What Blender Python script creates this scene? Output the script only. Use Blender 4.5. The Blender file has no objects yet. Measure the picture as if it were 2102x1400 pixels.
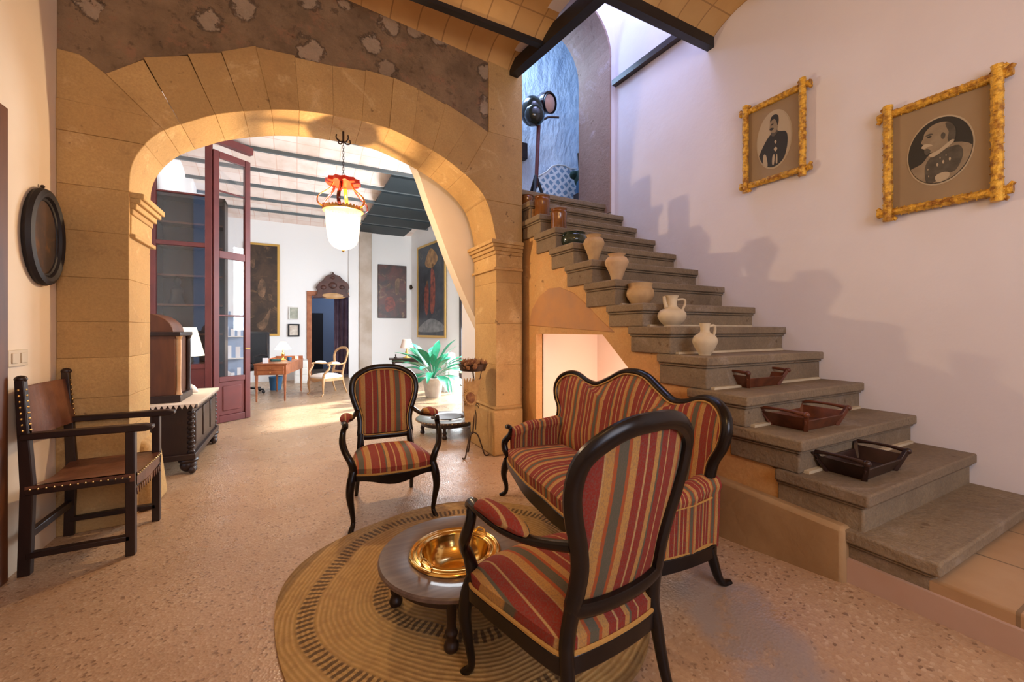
import bpy, bmesh, math, random
from mathutils import Vector, Matrix
random.seed(7)
U = 1.27                      # camera height in metres; the survey of the hall is kept in multiples of it
scn = bpy.context.scene
C = scn.collection
PI = math.pi
R = math.radians

# ------------------------------------------------------------------ camera
F_PX, HOR = 840.0, 677.0
vx, vy = math.sin(R(27.71)), math.cos(R(27.71))
cd = bpy.data.cameras.new('camera'); cam = bpy.data.objects.new('camera', cd); C.objects.link(cam)
cam.location = (0, 0, U); cam.rotation_euler = (R(90), 0, -R(27.71))
cd.sensor_width = 36; cd.lens = 36 * F_PX / 2102; cd.shift_y = -(700 - HOR) / 2102; cd.clip_start = .05
scn.camera = cam
scn.view_settings.view_transform = 'Standard'; scn.view_settings.look = 'None'
scn.view_settings.gamma = 1; scn.view_settings.use_curve_mapping = False
scn.view_settings.exposure = 0.3

# ------------------------------------------------------------------ world and lights
w = bpy.data.worlds.new('sky'); scn.world = w; w.use_nodes = True
w.node_tree.nodes['Background'].inputs[0].default_value = (.45, .62, 1, 1)
w.node_tree.nodes['Background'].inputs[1].default_value = 1.2

def area(name, loc, target, sx, sy, power, col):
    d = bpy.data.lights.new(name, 'AREA'); d.shape = 'RECTANGLE'; d.size = sx; d.size_y = sy; d.energy = power; d.color = col
    o = bpy.data.objects.new(name, d); C.objects.link(o); o.location = Vector(loc) * U
    o.rotation_euler = (Vector(target) - Vector(loc)).to_track_quat('-Z', 'Y').to_euler(); return o
def point(name, loc, power, col, rad=.05):
    d = bpy.data.lights.new(name, 'POINT'); d.energy = power; d.color = col; d.shadow_soft_size = rad
    o = bpy.data.objects.new(name, d); C.objects.link(o); o.location = Vector(loc) * U; return o
def spot(name, loc, target, power, col, angle, blend=.6, rad=.05):
    d = bpy.data.lights.new(name, 'SPOT'); d.energy = power; d.color = col; d.spot_size = R(angle); d.spot_blend = blend; d.shadow_soft_size = rad
    o = bpy.data.objects.new(name, d); C.objects.link(o); o.location = Vector(loc) * U
    o.rotation_euler = (Vector(target) - Vector(loc)).to_track_quat('-Z', 'Y').to_euler(); return o

area('patio_daylight', (2.66, 6.2, 1.15), (.9, 5.9, .3), 1.6, 2.4, 185, (.86, .93, 1))
area('office_fill_light', (2.5, 4.75, 1.7), (.6, 6.6, 1.7), 1.2, 1.8, 120, (.88, .94, 1))  # added fill for the back room, hidden by the pier; no window there
area('stairwell_daylight', (2.1, 2.45, 4.6), (2.5, 2.2, 0), 1.0, .9, 34, (.50, .56, 1))
area('landing_daylight', (1.66, 3.72, 3.9), (2.9, 3.7, 3.0), .7, .9, 44, (.45, .66, 1))
area('hall_fill_light', (.9, -1.9, 1.9), (1.9, 2, 1.5), 2.0, 1.6, 48, (.92, .86, .90))  # unseen area light added behind the camera as general fill for the hall
point('hall_fill_point', (.1, -.15, 2.35), 42, (1, .60, .24), .22)  # unseen point light added to brighten the vaults, rubble and walls
point('lantern_bulb', (.285, 3.07, 1.70), 96, (1, .69, .40), .03)
point('niche_lamp', (1.95, 2.05, .42), 16, (1, .74, .60), .05)
sd = bpy.data.lights.new('sun', 'SUN'); sd.energy = 12; sd.angle = R(3); sd.color = (1, .97, .92)
so_ = bpy.data.objects.new('sun', sd); C.objects.link(so_); so_.rotation_euler = Vector((-1.75, -.55, -1.15)).to_track_quat('-Z', 'Y').to_euler()

# ------------------------------------------------------------------ survey helpers (photo direction -> point at a known plane)
def ray(px, py):
    a = (px - 1051) / F_PX
    return Vector((vx + vy * a, vy - vx * a, -(py - HOR) / F_PX))
O1 = Vector((0, 0, 1))
def onX(px, py, X): d = ray(px, py); return O1 + d * (X / d.x)
def onY(px, py, Y): d = ray(px, py); return O1 + d * (Y / d.y)
def onZ(px, py, Z=0): d = ray(px, py); return O1 + d * ((Z - 1) / d.z)
def atD(px, py, D): return O1 + ray(px, py) * D
def sstep(t): t = max(0, min(1, t)); return t * t * (3 - 2 * t)
def fz(X, Y):                 # the old floor climbs a little towards the foot of the stairs (u units)
    k = 0 if Y >= 2.7 else (.10 * (2.7 - Y) / 1.6 if Y > 1.1 else (.10 + .045 * (1.1 - Y) / .4 if Y > .7 else .145 + .01 * min(1, .7 - Y)))
    return sstep((X - 1.0) / .65) * k

# ------------------------------------------------------------------ mesh helpers
def catmull(pts, n=5, closed=False):
    P = [Vector(p) for p in pts]; out = []; N = len(P)
    rng = range(N if closed else N - 1)
    for i in rng:
        g = (lambda k: P[k % N]) if closed else (lambda k: P[max(0, min(N - 1, k))])
        a, b, c, d = g(i - 1), g(i), g(i + 1), g(i + 2)
        for s in range(n):
            t = s / n
            out.append(.5 * ((2 * b) + (c - a) * t + (2 * a - 5 * b + 4 * c - d) * t * t + (3 * b - a - 3 * c + d) * t ** 3))
    if not closed: out.append(P[-1])
    return out
def lerp_list(vals, n, closed=False):
    N = len(vals); out = []
    for i in range(N if closed else N - 1):
        for s in range(n): out.append(vals[i] + (vals[(i + 1) % N] - vals[i]) * s / n)
    if not closed: out.append(vals[-1])
    return out

class MB:
    def __init__(s, sc=1.0): s.v = []; s.f = []; s.m = []; s.sc = sc; s.t = []
    def add(s, vs, fs, m=0, tint=None):
        b = len(s.v)
        s.v += [Vector(p) * s.sc for p in vs]; s.f += [tuple(b + i for i in f) for f in fs]; s.m += [m] * len(fs)
        s.t += [random.random() if tint is None else tint] * len(vs)
        return s
    def hexa(s, p, m=0, tint=None):   # 4 bottom, 4 top
        return s.add(p, [(3, 2, 1, 0), (4, 5, 6, 7), (0, 1, 5, 4), (1, 2, 6, 5), (2, 3, 7, 6), (3, 0, 4, 7)], m, tint)
    def box(s, x0, x1, y0, y1, z0, z1, m=0, tint=None):
        return s.hexa([(x0, y0, z0), (x1, y0, z0), (x1, y1, z0), (x0, y1, z0), (x0, y0, z1), (x1, y0, z1), (x1, y1, z1), (x0, y1, z1)], m, tint)
    def cbox(s, c, d, rz=0, m=0, tilt=0):
        M = Matrix.Translation(Vector(c)) @ Matrix.Rotation(rz, 4, 'Z') @ Matrix.Rotation(tilt, 4, 'X')
        hx, hy, hz = d[0] / 2, d[1] / 2, d[2] / 2
        return s.hexa([M @ Vector(p) for p in [(-hx, -hy, -hz), (hx, -hy, -hz), (hx, hy, -hz), (-hx, hy, -hz), (-hx, -hy, hz), (hx, -hy, hz), (hx, hy, hz), (-hx, hy, hz)]], m)
    def bar(s, a, b, wa, wb, up=(0, 0, 1), m=0):     # square bar from a to b
        a = Vector(a); b = Vector(b); d = (b - a).normalized(); u = Vector(up); x = d.cross(u).normalized(); y = x.cross(d).normalized()
        x *= wa / 2; y *= wb / 2
        return s.hexa([a - x - y, a + x - y, a + x + y, a - x + y, b - x - y, b + x - y, b + x + y, b - x + y], m)
    def prism(s, front, back, m=0, tint=None):
        n = len(front)
        return s.add(list(front) + list(back), [tuple(range(n)), tuple(range(2 * n - 1, n - 1, -1))] + [(i, i + n, (i + 1) % n + n, (i + 1) % n) for i in range(n)], m, tint)
    def tube(s, pts, r, n=8, closed=False, up=(0, 0, 1), m=0, sub=0):
        if not isinstance(r, (list, tuple)): r = [r] * len(pts)
        if sub:
            r = [x if isinstance(x, tuple) else (x, x) for x in r]
            ra = lerp_list([x[0] for x in r], sub, closed); rb = lerp_list([x[1] for x in r], sub, closed); r = list(zip(ra, rb))
            pts = catmull(pts, sub, closed)
        P = [Vector(p) for p in pts]; N = len(P); vs = []; nrm = None
        for i in range(N):
            if closed: t = (P[(i + 1) % N] - P[i - 1]).normalized()
            else: t = (P[min(i + 1, N - 1)] - P[max(i - 1, 0)]).normalized()
            if nrm is None:
                nrm = Vector(up) - t * Vector(up).dot(t)
                if nrm.length < 1e-3: nrm = Vector((1, 0, 0)) - t * t.x
                nrm.normalize()
            else:
                nn = nrm - t * nrm.dot(t)
                if nn.length > 1e-4: nrm = nn.normalized()
            bn = t.cross(nrm); q = r[i] if isinstance(r[i], tuple) else (r[i], r[i])
            for k in range(n):
                a = 2 * PI * k / n; vs.append(P[i] + nrm * math.cos(a) * q[0] + bn * math.sin(a) * q[1])
        fs = []
        for i in range(N if closed else N - 1):
            j = (i + 1) % N
            for k in range(n): fs.append((i * n + k, i * n + (k + 1) % n, j * n + (k + 1) % n, j * n + k))
        if not closed: fs += [tuple(range(n - 1, -1, -1)), tuple(range((N - 1) * n, N * n))]
        return s.add(vs, fs, m)
    def lathe(s, prof, c=(0, 0, 0), n=28, m=0, ax=None):
        M = ax.to_4x4() if ax else Matrix.Identity(4); c = Vector(c); vs = []; fs = []; N = len(prof)
        for r_, z in prof:
            for k in range(n):
                a = 2 * PI * k / n; vs.append(c + M @ Vector((r_ * math.cos(a), r_ * math.sin(a), z)))
        for i in range(N - 1):
            for k in range(n): fs.append((i * n + k, i * n + (k + 1) % n, (i + 1) * n + (k + 1) % n, (i + 1) * n + k))
        if abs(prof[0][0] - prof[-1][0]) + abs(prof[0][1] - prof[-1][1]) < 1e-6: return s.add(vs, fs, m)
        if prof[0][0] > 1e-4: fs.append(tuple(range(n - 1, -1, -1)))
        if prof[-1][0] > 1e-4: fs.append(tuple(range((N - 1) * n, N * n)))
        return s.add(vs, fs, m)
    def pad(s, outline, h1, h2, fn, rings=7, p=2.4, m=0):   # upholstery: outline domed by h1 on one face and h2 on the other
        cx = sum(q[0] for q in outline) / len(outline); cy = sum(q[1] for q in outline) / len(outline); n = len(outline); vs = []; fs = []
        def side(h, flip):
            b = len(vs)
            for j in range(rings):
                k = 1 - (j / rings) ** 1.6
                for q in outline:
                    vs.append(fn(cx + (q[0] - cx) * k, cy + (q[1] - cy) * k, h * (1 - k ** p) if h > .012 or True else 0))
            vs.append(fn(cx, cy, h)); c = len(vs) - 1
            for j in range(rings - 1):
                for i in range(n):
                    f = (b + j * n + i, b + j * n + (i + 1) % n, b + (j + 1) * n + (i + 1) % n, b + (j + 1) * n + i); fs.append(f if not flip else f[::-1])
            for i in range(n):
                f = (b + (rings - 1) * n + i, b + (rings - 1) * n + (i + 1) % n, c); fs.append(f if not flip else f[::-1])
            return b
        a = side(h1, False); b = side(h2, True)
        return s.add(vs, fs, m)
    def grid(s, fn, nu, nv, m=0):
        vs = [fn(i / nu, j / nv) for j in range(nv + 1) for i in range(nu + 1)]
        fs = [(j * (nu + 1) + i, j * (nu + 1) + i + 1, (j + 1) * (nu + 1) + i + 1, (j + 1) * (nu + 1) + i) for j in range(nv) for i in range(nu)]
        return s.add(vs, fs, m)
    def ball(s, c, r, n=10, m=0):
        r = r if isinstance(r, (tuple, list)) else (r, r, r); vs = []; fs = []; c = Vector(c)
        for i in range(n + 1):
            a = PI * i / n
            for k in range(n * 2):
                b = PI * k / n; vs.append(c + Vector((r[0] * math.sin(a) * math.cos(b), r[1] * math.sin(a) * math.sin(b), r[2] * math.cos(a))))
        for i in range(n):
            for k in range(2 * n): fs.append((i * 2 * n + k, (i + 1) * 2 * n + k, (i + 1) * 2 * n + (k + 1) % (2 * n), i * 2 * n + (k + 1) % (2 * n)))
        return s.add(vs, fs, m)
    def build(s, name, mat, parent=None, bevel=0, smooth=True, ang=38, merge=True, label=None):
        me = bpy.data.meshes.new(name); me.from_pydata([tuple(p) for p in s.v], [], s.f)
        mats = mat if isinstance(mat, (list, tuple)) else [mat]
        for q in mats: me.materials.append(q)
        for p, k in zip(me.polygons, s.m): p.material_index = k
        at = me.attributes.new('tint', 'FLOAT', 'POINT'); at.data.foreach_set('value', s.t)
        bm = bmesh.new(); bm.from_mesh(me)
        if merge: bmesh.ops.remove_doubles(bm, verts=bm.verts, dist=1e-5)
        bmesh.ops.recalc_face_normals(bm, faces=bm.faces)
        bm.to_mesh(me); bm.free()
        if smooth:
            for p in me.polygons: p.use_smooth = True
            me.set_sharp_from_angle(angle=R(ang))
        o = bpy.data.objects.new(name, me); C.objects.link(o)
        if parent: o.parent = parent
        if bevel:
            b = o.modifiers.new('bevel', 'BEVEL'); b.width = bevel; b.segments = 2; b.limit_method = 'ANGLE'; b.angle_limit = R(35); b.harden_normals = False
        if label: o['label'] = label
        return o

def tag(o, label, cat, group=None, kind=None):
    if label: o['label'] = label
    if cat: o['category'] = cat
    if group: o['group'] = group
    if kind: o['kind'] = kind
    return o
def thing(name, label, cat, loc=(0, 0, 0), rz=0, group=None, sc=1):
    o = bpy.data.objects.new(name, None); C.objects.link(o); o.empty_display_size = .1
    o.location = loc; o.rotation_euler = (0, 0, rz); o.scale = (sc, sc, sc)
    return tag(o, label, cat, group)
def struct(o, label=None): o['kind'] = 'structure'; 
def S(mb, name, m, label, **k):
    o = mb.build(name, m, **k); o['kind'] = 'structure'; o['label'] = label; o['category'] = name.split('_')[0]; return o
def kids(o): return [c for c in bpy.data.objects if c.parent == o]
def copy_tree(o, parent=None):
    c = o.copy(); C.objects.link(c)
    if parent: c.parent = parent
    for ch in kids(o): copy_tree(ch, c)
    return c

# ------------------------------------------------------------------ materials
def newmat(name):
    m = bpy.data.materials.new(name); m.use_nodes = True; nt = m.node_tree; b = nt.nodes['Principled BSDF']; return m, nt, b
def N(nt, t, **k):
    n = nt.nodes.new(t)
    for a, v in k.items(): setattr(n, a, v)
    return n
def ramp(nt, stops, interp='LINEAR'):
    r = N(nt, 'ShaderNodeValToRGB'); r.color_ramp.interpolation = interp; e = r.color_ramp.elements
    while len(e) < len(stops): e.new(.5)
    for q, (p, c) in zip(e, stops): q.position = p; q.color = (*c, 1) if len(c) == 3 else c
    return r
def mix(nt, a, b, f, mode='MIX'):
    n = N(nt, 'ShaderNodeMix', data_type='RGBA', blend_type=mode)
    for i, x in ((6, a), (7, b)):
        if isinstance(x, tuple): n.inputs[i].default_value = (*x, 1)
        else: nt.links.new(x, n.inputs[i])
    if isinstance(f, (int, float)): n.inputs[0].default_value = f
    else: nt.links.new(f, n.inputs[0])
    return n.outputs[2]
def noise(nt, scale, detail=4, rough=.55, dist=0, vec=None):
    n = N(nt, 'ShaderNodeTexNoise'); n.inputs['Scale'].default_value = scale; n.inputs['Detail'].default_value = detail
    n.inputs['Roughness'].default_value = rough; n.inputs['Distortion'].default_value = dist
    if vec is None: vec = coords(nt)
    nt.links.new(vec, n.inputs['Vector']); return n.outputs['Fac']
def coords(nt):
    if 'TC' in nt.nodes: return nt.nodes['TC'].outputs['Object']
    t = N(nt, 'ShaderNodeTexCoord'); t.name = 'TC'; return t.outputs['Object']
def bump(nt, b, h, strength, dist=.02):
    n = N(nt, 'ShaderNodeBump'); n.inputs['Strength'].default_value = strength; n.inputs['Distance'].default_value = dist
    nt.links.new(h, n.inputs['Height']); nt.links.new(n.outputs[0], b.inputs['Normal'])
def maprange(nt, val, a, b_, c=0, d=1):
    n = N(nt, 'ShaderNodeMapRange'); nt.links.new(val, n.inputs[0])
    for i, x in zip((1, 2, 3, 4), (a, b_, c, d)): n.inputs[i].default_value = x
    return n.outputs[0]
def math_(nt, op, a, b=None, c=None):
    n = N(nt, 'ShaderNodeMath', operation=op)
    for i, x in enumerate((a, b, c)):
        if x is None: continue
        if isinstance(x, (int, float)): n.inputs[i].default_value = x
        else: nt.links.new(x, n.inputs[i])
    return n.outputs[0]

def mat(name, col, rough=.6, metal=0, col2=None, scale=6, detail=4, bmp=0, bscale=None, bdist=.01, coat=0, lo=.35, hi=.65, emit=None, es=0, spec=None, stretch=None):
    m, nt, b = newmat(name)
    b.inputs['Roughness'].default_value = rough; b.inputs['Metallic'].default_value = metal
    b.inputs['Base Color'].default_value = (*col, 1); b.inputs['Coat Weight'].default_value = coat
    if spec is not None: b.inputs['Specular IOR Level'].default_value = spec
    v = coords(nt)
    if stretch:
        mp = N(nt, 'ShaderNodeMapping'); mp.inputs['Scale'].default_value = stretch; nt.links.new(v, mp.inputs[0]); v = mp.outputs[0]
    if col2:
        f = maprange(nt, noise(nt, scale, detail, vec=v), lo, hi)
        nt.links.new(mix(nt, col, col2, f), b.inputs['Base Color'])
    if bmp: bump(nt, b, noise(nt, bscale or scale * 4, 5, .6, vec=v), bmp, bdist)
    if emit: b.inputs['Emission Color'].default_value = (*emit, 1); b.inputs['Emission Strength'].default_value = es
    return m

M = {}
M['plaster'] = mat('cream_plaster', (.78, .68, .54), .8, col2=(.72, .61, .46), scale=1.2, bmp=.15, bscale=9)
M['plaster_r'] = mat('pale_plaster', (.80, .77, .79), .8, col2=(.75, .71, .73), scale=1.0, bmp=.18, bscale=7, bdist=.02)
M['plaster_b'] = mat('white_plaster', (.86, .86, .86), .8, bmp=.1, bscale=8)
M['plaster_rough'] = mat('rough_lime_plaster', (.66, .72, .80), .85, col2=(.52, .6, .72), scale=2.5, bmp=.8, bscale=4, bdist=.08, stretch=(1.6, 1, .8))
M['plaster_niche'] = mat('pink_white_plaster', (.85, .72, .63), .8, bmp=.1, bscale=8)
M['black'] = mat('ebonised_wood', (.006, .004, .004), .25, col2=(.012, .007, .005), scale=20, coat=0, spec=.35)
M['beam'] = mat('black_iron_beam', (.010, .010, .012), .5)
M['beam_b'] = mat('grey_painted_beam', (.10, .12, .13), .5)
M['darkwood'] = mat('dark_walnut', (.018, .008, .006), .38, col2=(.03, .013, .008), scale=9, bmp=.1, stretch=(1, 1, .3))
M['midwood'] = mat('brown_wood', (.15, .055, .02), .4, col2=(.09, .032, .014), scale=10, stretch=(1, 1, .2))
M['traywood'] = mat('red_brown_tray_wood', (.16, .045, .018), .4, col2=(.08, .022, .01), scale=14)
M['traydark'] = mat('blackened_tray_wood', (.035, .014, .010), .35, col2=(.02, .008, .006), scale=14)
M['crestwood'] = mat('red_brown_carved_wood', (.10, .035, .025), .5, col2=(.05, .018, .014), scale=8, bmp=.4)
M['deskwood'] = mat('orange_mahogany', (.42, .15, .06), .35, col2=(.30, .09, .035), scale=8)
M['palewood'] = mat('pale_fruitwood', (.55, .33, .16), .4, col2=(.45, .25, .10), scale=8)
M['screenwood'] = mat('oxblood_painted_wood', (.16, .035, .035), .45, col2=(.12, .028, .03), scale=4)
M['leather'] = mat('worn_brown_leather', (.10, .035, .018), .35, col2=(.20, .085, .045), scale=7, bmp=.2, bscale=40)
M['brass'] = mat('polished_brass', (.83, .58, .20), .16, 1, col2=(.70, .45, .13), scale=10)
M['studs'] = mat('brass_studs', (.5, .36, .16), .35, 1)
M['iron'] = mat('wrought_iron', (.05, .03, .02), .5, .6)
M['steel'] = mat('old_steel', (.25, .24, .23), .4, .9)
M['gilt'] = mat('gilt_twig_carving', (.86, .50, .06), .38, .35, col2=(.36, .15, .02), scale=28, detail=6, lo=.42, hi=.62, bmp=.9, bscale=38, bdist=.015)
M['gilt2'] = mat('plain_gilt', (.62, .38, .10), .4, .5)
M['trim'] = mat('gold_gimp_braid', (.50, .28, .07), .7, bmp=.5, bscale=150)
M['tan'] = mat('unglazed_clay', (.60, .42, .24), .75, col2=(.50, .32, .17), scale=9, bmp=.2)
M['tan2'] = mat('sandy_clay', (.55, .37, .18), .75, col2=(.40, .25, .12), scale=8, bmp=.2)
M['white_clay'] = mat('pale_clay', (.66, .56, .38), .75, col2=(.55, .45, .30), scale=8)
M['brownglaze'] = mat('amber_brown_glaze', (.22, .075, .012), .15, col2=(.10, .03, .008), scale=7, coat=.5)
M['greenglaze'] = mat('dark_green_glaze', (.020, .030, .018), .12, col2=(.04, .05, .03), scale=8, coat=.5)
M['photo_mount'] = mat('tan_mount_board', (.34, .24, .13), .6, col2=(.30, .21, .115), scale=2)
M['photo_dark'] = mat('sepia_dark', (.028, .026, .020), .6)
M['photo_mid'] = mat('sepia_mid', (.10, .085, .06), .6, col2=(.06, .05, .035), scale=20)
M['photo_skin'] = mat('sepia_light', (.30, .23, .14), .6, col2=(.24, .18, .11), scale=18)
M['photo_pale'] = mat('sepia_pale', (.46, .37, .24), .6)
M['white'] = mat('white_paint', (.82, .80, .76), .5)
M['cloth_w'] = mat('white_cloth', (.85, .85, .86), .8)
M['card'] = mat('white_card', (.85, .85, .88), .6)
M['blackplastic'] = mat('black_plastic', (.012, .012, .016), .4)
M['bluecloth'] = mat('blue_cloth', (.04, .14, .28), .7)
M['greencloth'] = mat('dark_green_cloth', (.015, .06, .05), .7)
M['leaf'] = mat('green_leaf', (.015, .16, .08), .3, col2=(.03, .26, .14), scale=7)
M['dried'] = mat('dried_flower_heads', (.16, .055, .025), .8, col2=(.30, .15, .05), scale=30)
M['straw'] = mat('straw_husk', (.50, .32, .12), .8, col2=(.38, .22, .08), scale=20)
M['teal'] = mat('ceiling_shade_teal', (.012, .022, .028), .6)  # shade of the far ceiling vaults, put into the colour
M['switch'] = mat('ivory_plastic', (.62, .52, .36), .4)
M['red'] = mat('red_enamel', (.75, .035, .01), .3)
M['amber'] = mat('amber_glass_strap', (.75, .24, .02), .2, coat=.5)
M['redglass'] = mat('dark_red_glass_strap', (.16, .015, .008), .2, coat=.5)
M['terracotta_pale'] = mat('pale_stone_pot', (.62, .55, .50), .7, col2=(.5, .42, .38), scale=8)
M['column'] = mat('far_pilaster_stone', (.45, .36, .28), .8, col2=(.60, .52, .45), scale=2, bmp=.2)
M['violet'] = mat('violet_brown_curtain', (.12, .07, .10), .8, col2=(.20, .13, .18), scale=5)
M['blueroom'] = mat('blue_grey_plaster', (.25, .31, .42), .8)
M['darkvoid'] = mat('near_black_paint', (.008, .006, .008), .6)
M['plinth'] = mat('worn_sandstone_plinth', (.42, .27, .13), .8, col2=(.33, .20, .09), scale=3, bmp=.5, bscale=12)
M['pink'] = mat('pink_plaster', (.52, .36, .28), .8, col2=(.46, .29, .20), scale=2.5, bmp=.2)

def stone_mat(name, a, b_, c, bs=.5):
    m, nt, b = newmat(name); b.inputs['Roughness'].default_value = .85
    t = N(nt, 'ShaderNodeAttribute', attribute_name='tint')
    base = mix(nt, a, b_, t.outputs['Fac'])
    n1 = maprange(nt, noise(nt, 2.2, 6, .6), .42, .68); base = mix(nt, base, c, math_(nt, 'MULTIPLY', n1, .55))
    base = mix(nt, base, (c[0] * 1.5, c[1] * 1.5, c[2] * 1.5), math_(nt, 'MULTIPLY', maprange(nt, noise(nt, 7, 6, .7), .5, .72), .45))
    base = mix(nt, base, (min(1, a[0] * 1.35), min(1, a[1] * 1.5), min(1, a[2] * 2.0)), math_(nt, 'MULTIPLY', maprange(nt, noise(nt, 2.7, 7, .72, .8), .56, .66), .42))
    base = mix(nt, base, (c[0] * .55, c[1] * .5, c[2] * .5), math_(nt, 'MULTIPLY', maprange(nt, noise(nt, 4.3, 7, .75, .5), .58, .70), .45))
    grain = maprange(nt, noise(nt, 75, 3, .7), .35, .65); base = mix(nt, base, (c[0] * .8, c[1] * .8, c[2] * .8), math_(nt, 'MULTIPLY', grain, .35))
    pit = maprange(nt, noise(nt, 13, 2), .71, .75); base = mix(nt, base, (.10, .05, .02), math_(nt, 'MULTIPLY', pit, .6))
    nt.links.new(base, b.inputs['Base Color']); bump(nt, b, noise(nt, 26, 6, .65), bs, .012); return m
M['stone'] = stone_mat('golden_sandstone', (.60, .39, .15), (.48, .30, .11), (.38, .22, .08))
M['step'] = stone_mat('grey_brown_step_stone', (.32, .24, .145), (.25, .185, .115), (.14, .10, .065), 1.0)

M['jamb'] = stone_mat('pink_brown_jamb_stone', (.44, .31, .24), (.40, .27, .21), (.30, .18, .14), .9)
def rubble_mat():
    m, nt, b = newmat('rubble_and_brown_mortar'); b.inputs['Roughness'].default_value = .9
    co = coords(nt)
    wn = N(nt, 'ShaderNodeTexNoise'); wn.inputs['Scale'].default_value = 3; nt.links.new(co, wn.inputs['Vector'])
    add = N(nt, 'ShaderNodeMix', data_type='VECTOR'); add.inputs[0].default_value = .12; nt.links.new(co, add.inputs[4]); nt.links.new(wn.outputs['Color'], add.inputs[5])
    vo = N(nt, 'ShaderNodeTexVoronoi'); vo.inputs['Scale'].default_value = 5.2; nt.links.new(add.outputs[1], vo.inputs['Vector'])
    rv = N(nt, 'ShaderNodeSeparateColor'); nt.links.new(vo.outputs['Color'], rv.inputs[0])
    d_ = math_(nt, 'ADD', vo.outputs['Distance'], math_(nt, 'MULTIPLY', math_(nt, 'SUBTRACT', noise(nt, 9, 7, .8), .5), 1.0))
    stone = math_(nt, 'MULTIPLY', maprange(nt, d_, .46, .36), maprange(nt, rv.outputs[0], .48, .56))
    base = mix(nt, (.34, .225, .125), (.20, .13, .07), maprange(nt, noise(nt, 3.0, 7, .7), .38, .62))
    base = mix(nt, base, (.40, .20, .11), math_(nt, 'MULTIPLY', maprange(nt, noise(nt, 6.5, 6, .7), .56, .64), .55))
    base = mix(nt, base, (.12, .075, .04), math_(nt, 'MULTIPLY', maprange(nt, noise(nt, 15, 5, .7), .56, .68), .7))
    base = mix(nt, base, mix(nt, (.62, .50, .36), (.46, .34, .22), noise(nt, 9, 3)), math_(nt, 'MULTIPLY', stone, .62))
    nt.links.new(base, b.inputs['Base Color']); bump(nt, b, math_(nt, 'ADD', noise(nt, 20, 7, .7), stone), .9, .03); return m
M['rubble'] = rubble_mat()

def floor_mat():
    m, nt, b = newmat('worn_aggregate_floor'); co = coords(nt)
    v1 = N(nt, 'ShaderNodeTexVoronoi'); v1.inputs['Scale'].default_value = 95; nt.links.new(co, v1.inputs['Vector'])
    sc = N(nt, 'ShaderNodeSeparateColor'); nt.links.new(v1.outputs['Color'], sc.inputs[0])
    base = mix(nt, (.44, .285, .17), (.50, .34, .21), sc.outputs[0])
    base = mix(nt, base, (.62, .47, .32), math_(nt, 'MULTIPLY', maprange(nt, sc.outputs[1], .88, .92), .6))
    base = mix(nt, base, (.16, .085, .045), math_(nt, 'MULTIPLY', maprange(nt, sc.outputs[2], .93, .96), .7))
    base = mix(nt, base, (.34, .21, .12), math_(nt, 'MULTIPLY', maprange(nt, noise(nt, 1.4, 5), .45, .7), .55))
    base = mix(nt, base, (.14, .08, .045), math_(nt, 'MULTIPLY', maprange(nt, noise(nt, 7, 3), .70, .74), .6))
    # the smooth grey cement repair in front of the stairs
    sp = N(nt, 'ShaderNodeSeparateXYZ'); nt.links.new(co, sp.inputs[0])
    pa = onZ(1440, 1205, .04) * U; pb = onZ(1640, 1385, .07) * U
    wob = math_(nt, 'MULTIPLY', math_(nt, 'SUBTRACT', noise(nt, 3.4, 4), .5), .34)
    d = (pb - pa); L = math.hypot(d.x, d.y); ux, uy = d.x / L, d.y / L
    rx = math_(nt, 'SUBTRACT', sp.outputs[0], pa.x); ry = math_(nt, 'SUBTRACT', sp.outputs[1], pa.y)
    al = math_(nt, 'ADD', math_(nt, 'MULTIPLY', rx, ux), math_(nt, 'MULTIPLY', ry, uy))
    cl = math_(nt, 'MAXIMUM', math_(nt, 'MINIMUM', al, L), 0.0)
    dx = math_(nt, 'SUBTRACT', rx, math_(nt, 'MULTIPLY', cl, ux)); dy = math_(nt, 'SUBTRACT', ry, math_(nt, 'MULTIPLY', cl, uy))
    dist = math_(nt, 'ADD', math_(nt, 'SQRT', math_(nt, 'ADD', math_(nt, 'MULTIPLY', dx, dx), math_(nt, 'MULTIPLY', dy, dy))), wob)
    pm = math_(nt, 'MULTIPLY', maprange(nt, dist, .17, .09), maprange(nt, noise(nt, 9, 5, .7), .30, .50))
    base = mix(nt, base, mix(nt, (.30, .25, .23), (.38, .32, .29), noise(nt, 5, 3)), math_(nt, 'MULTIPLY', pm, .9))
    nt.links.new(base, b.inputs['Base Color'])
    nt.links.new(maprange(nt, noise(nt, 5, 4), .3, .7, .22, .42), b.inputs['Roughness'])
    bump(nt, b, math_(nt, 'ADD', v1.outputs['Distance'], noise(nt, 12, 4)), .22, .006); return m
M['floor'] = floor_mat()

def tile_mat(name, a, b_, mort, sx=.42, sy=.2, off=.5, rough=.8):
    m, nt, b = newmat(name); b.inputs['Roughness'].default_value = rough
    br = N(nt, 'ShaderNodeTexBrick'); br.inputs['Scale'].default_value = 1; br.inputs['Brick Width'].default_value = sx; br.inputs['Row Height'].default_value = sy
    br.inputs['Mortar Size'].default_value = .006; br.inputs['Color1'].default_value = (*a, 1); br.inputs['Color2'].default_value = (*b_, 1); br.inputs['Mortar'].default_value = (*mort, 1)
    br.offset = off; nt.links.new(coords(nt), br.inputs['Vector'])
    col = mix(nt, br.outputs['Color'], (a[0] * .72, a[1] * .62, a[2] * .5), math_(nt, 'MULTIPLY', maprange(nt, noise(nt, 3, 5), .45, .7), .5))
    nt.links.new(col, b.inputs['Base Color']); bump(nt, b, br.outputs['Fac'], -.3, .01); return m
M['vault'] = tile_mat('golden_vault_tiles', (.70, .44, .17), (.60, .36, .13), (.38, .22, .08), .24, .38, 0)
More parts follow.
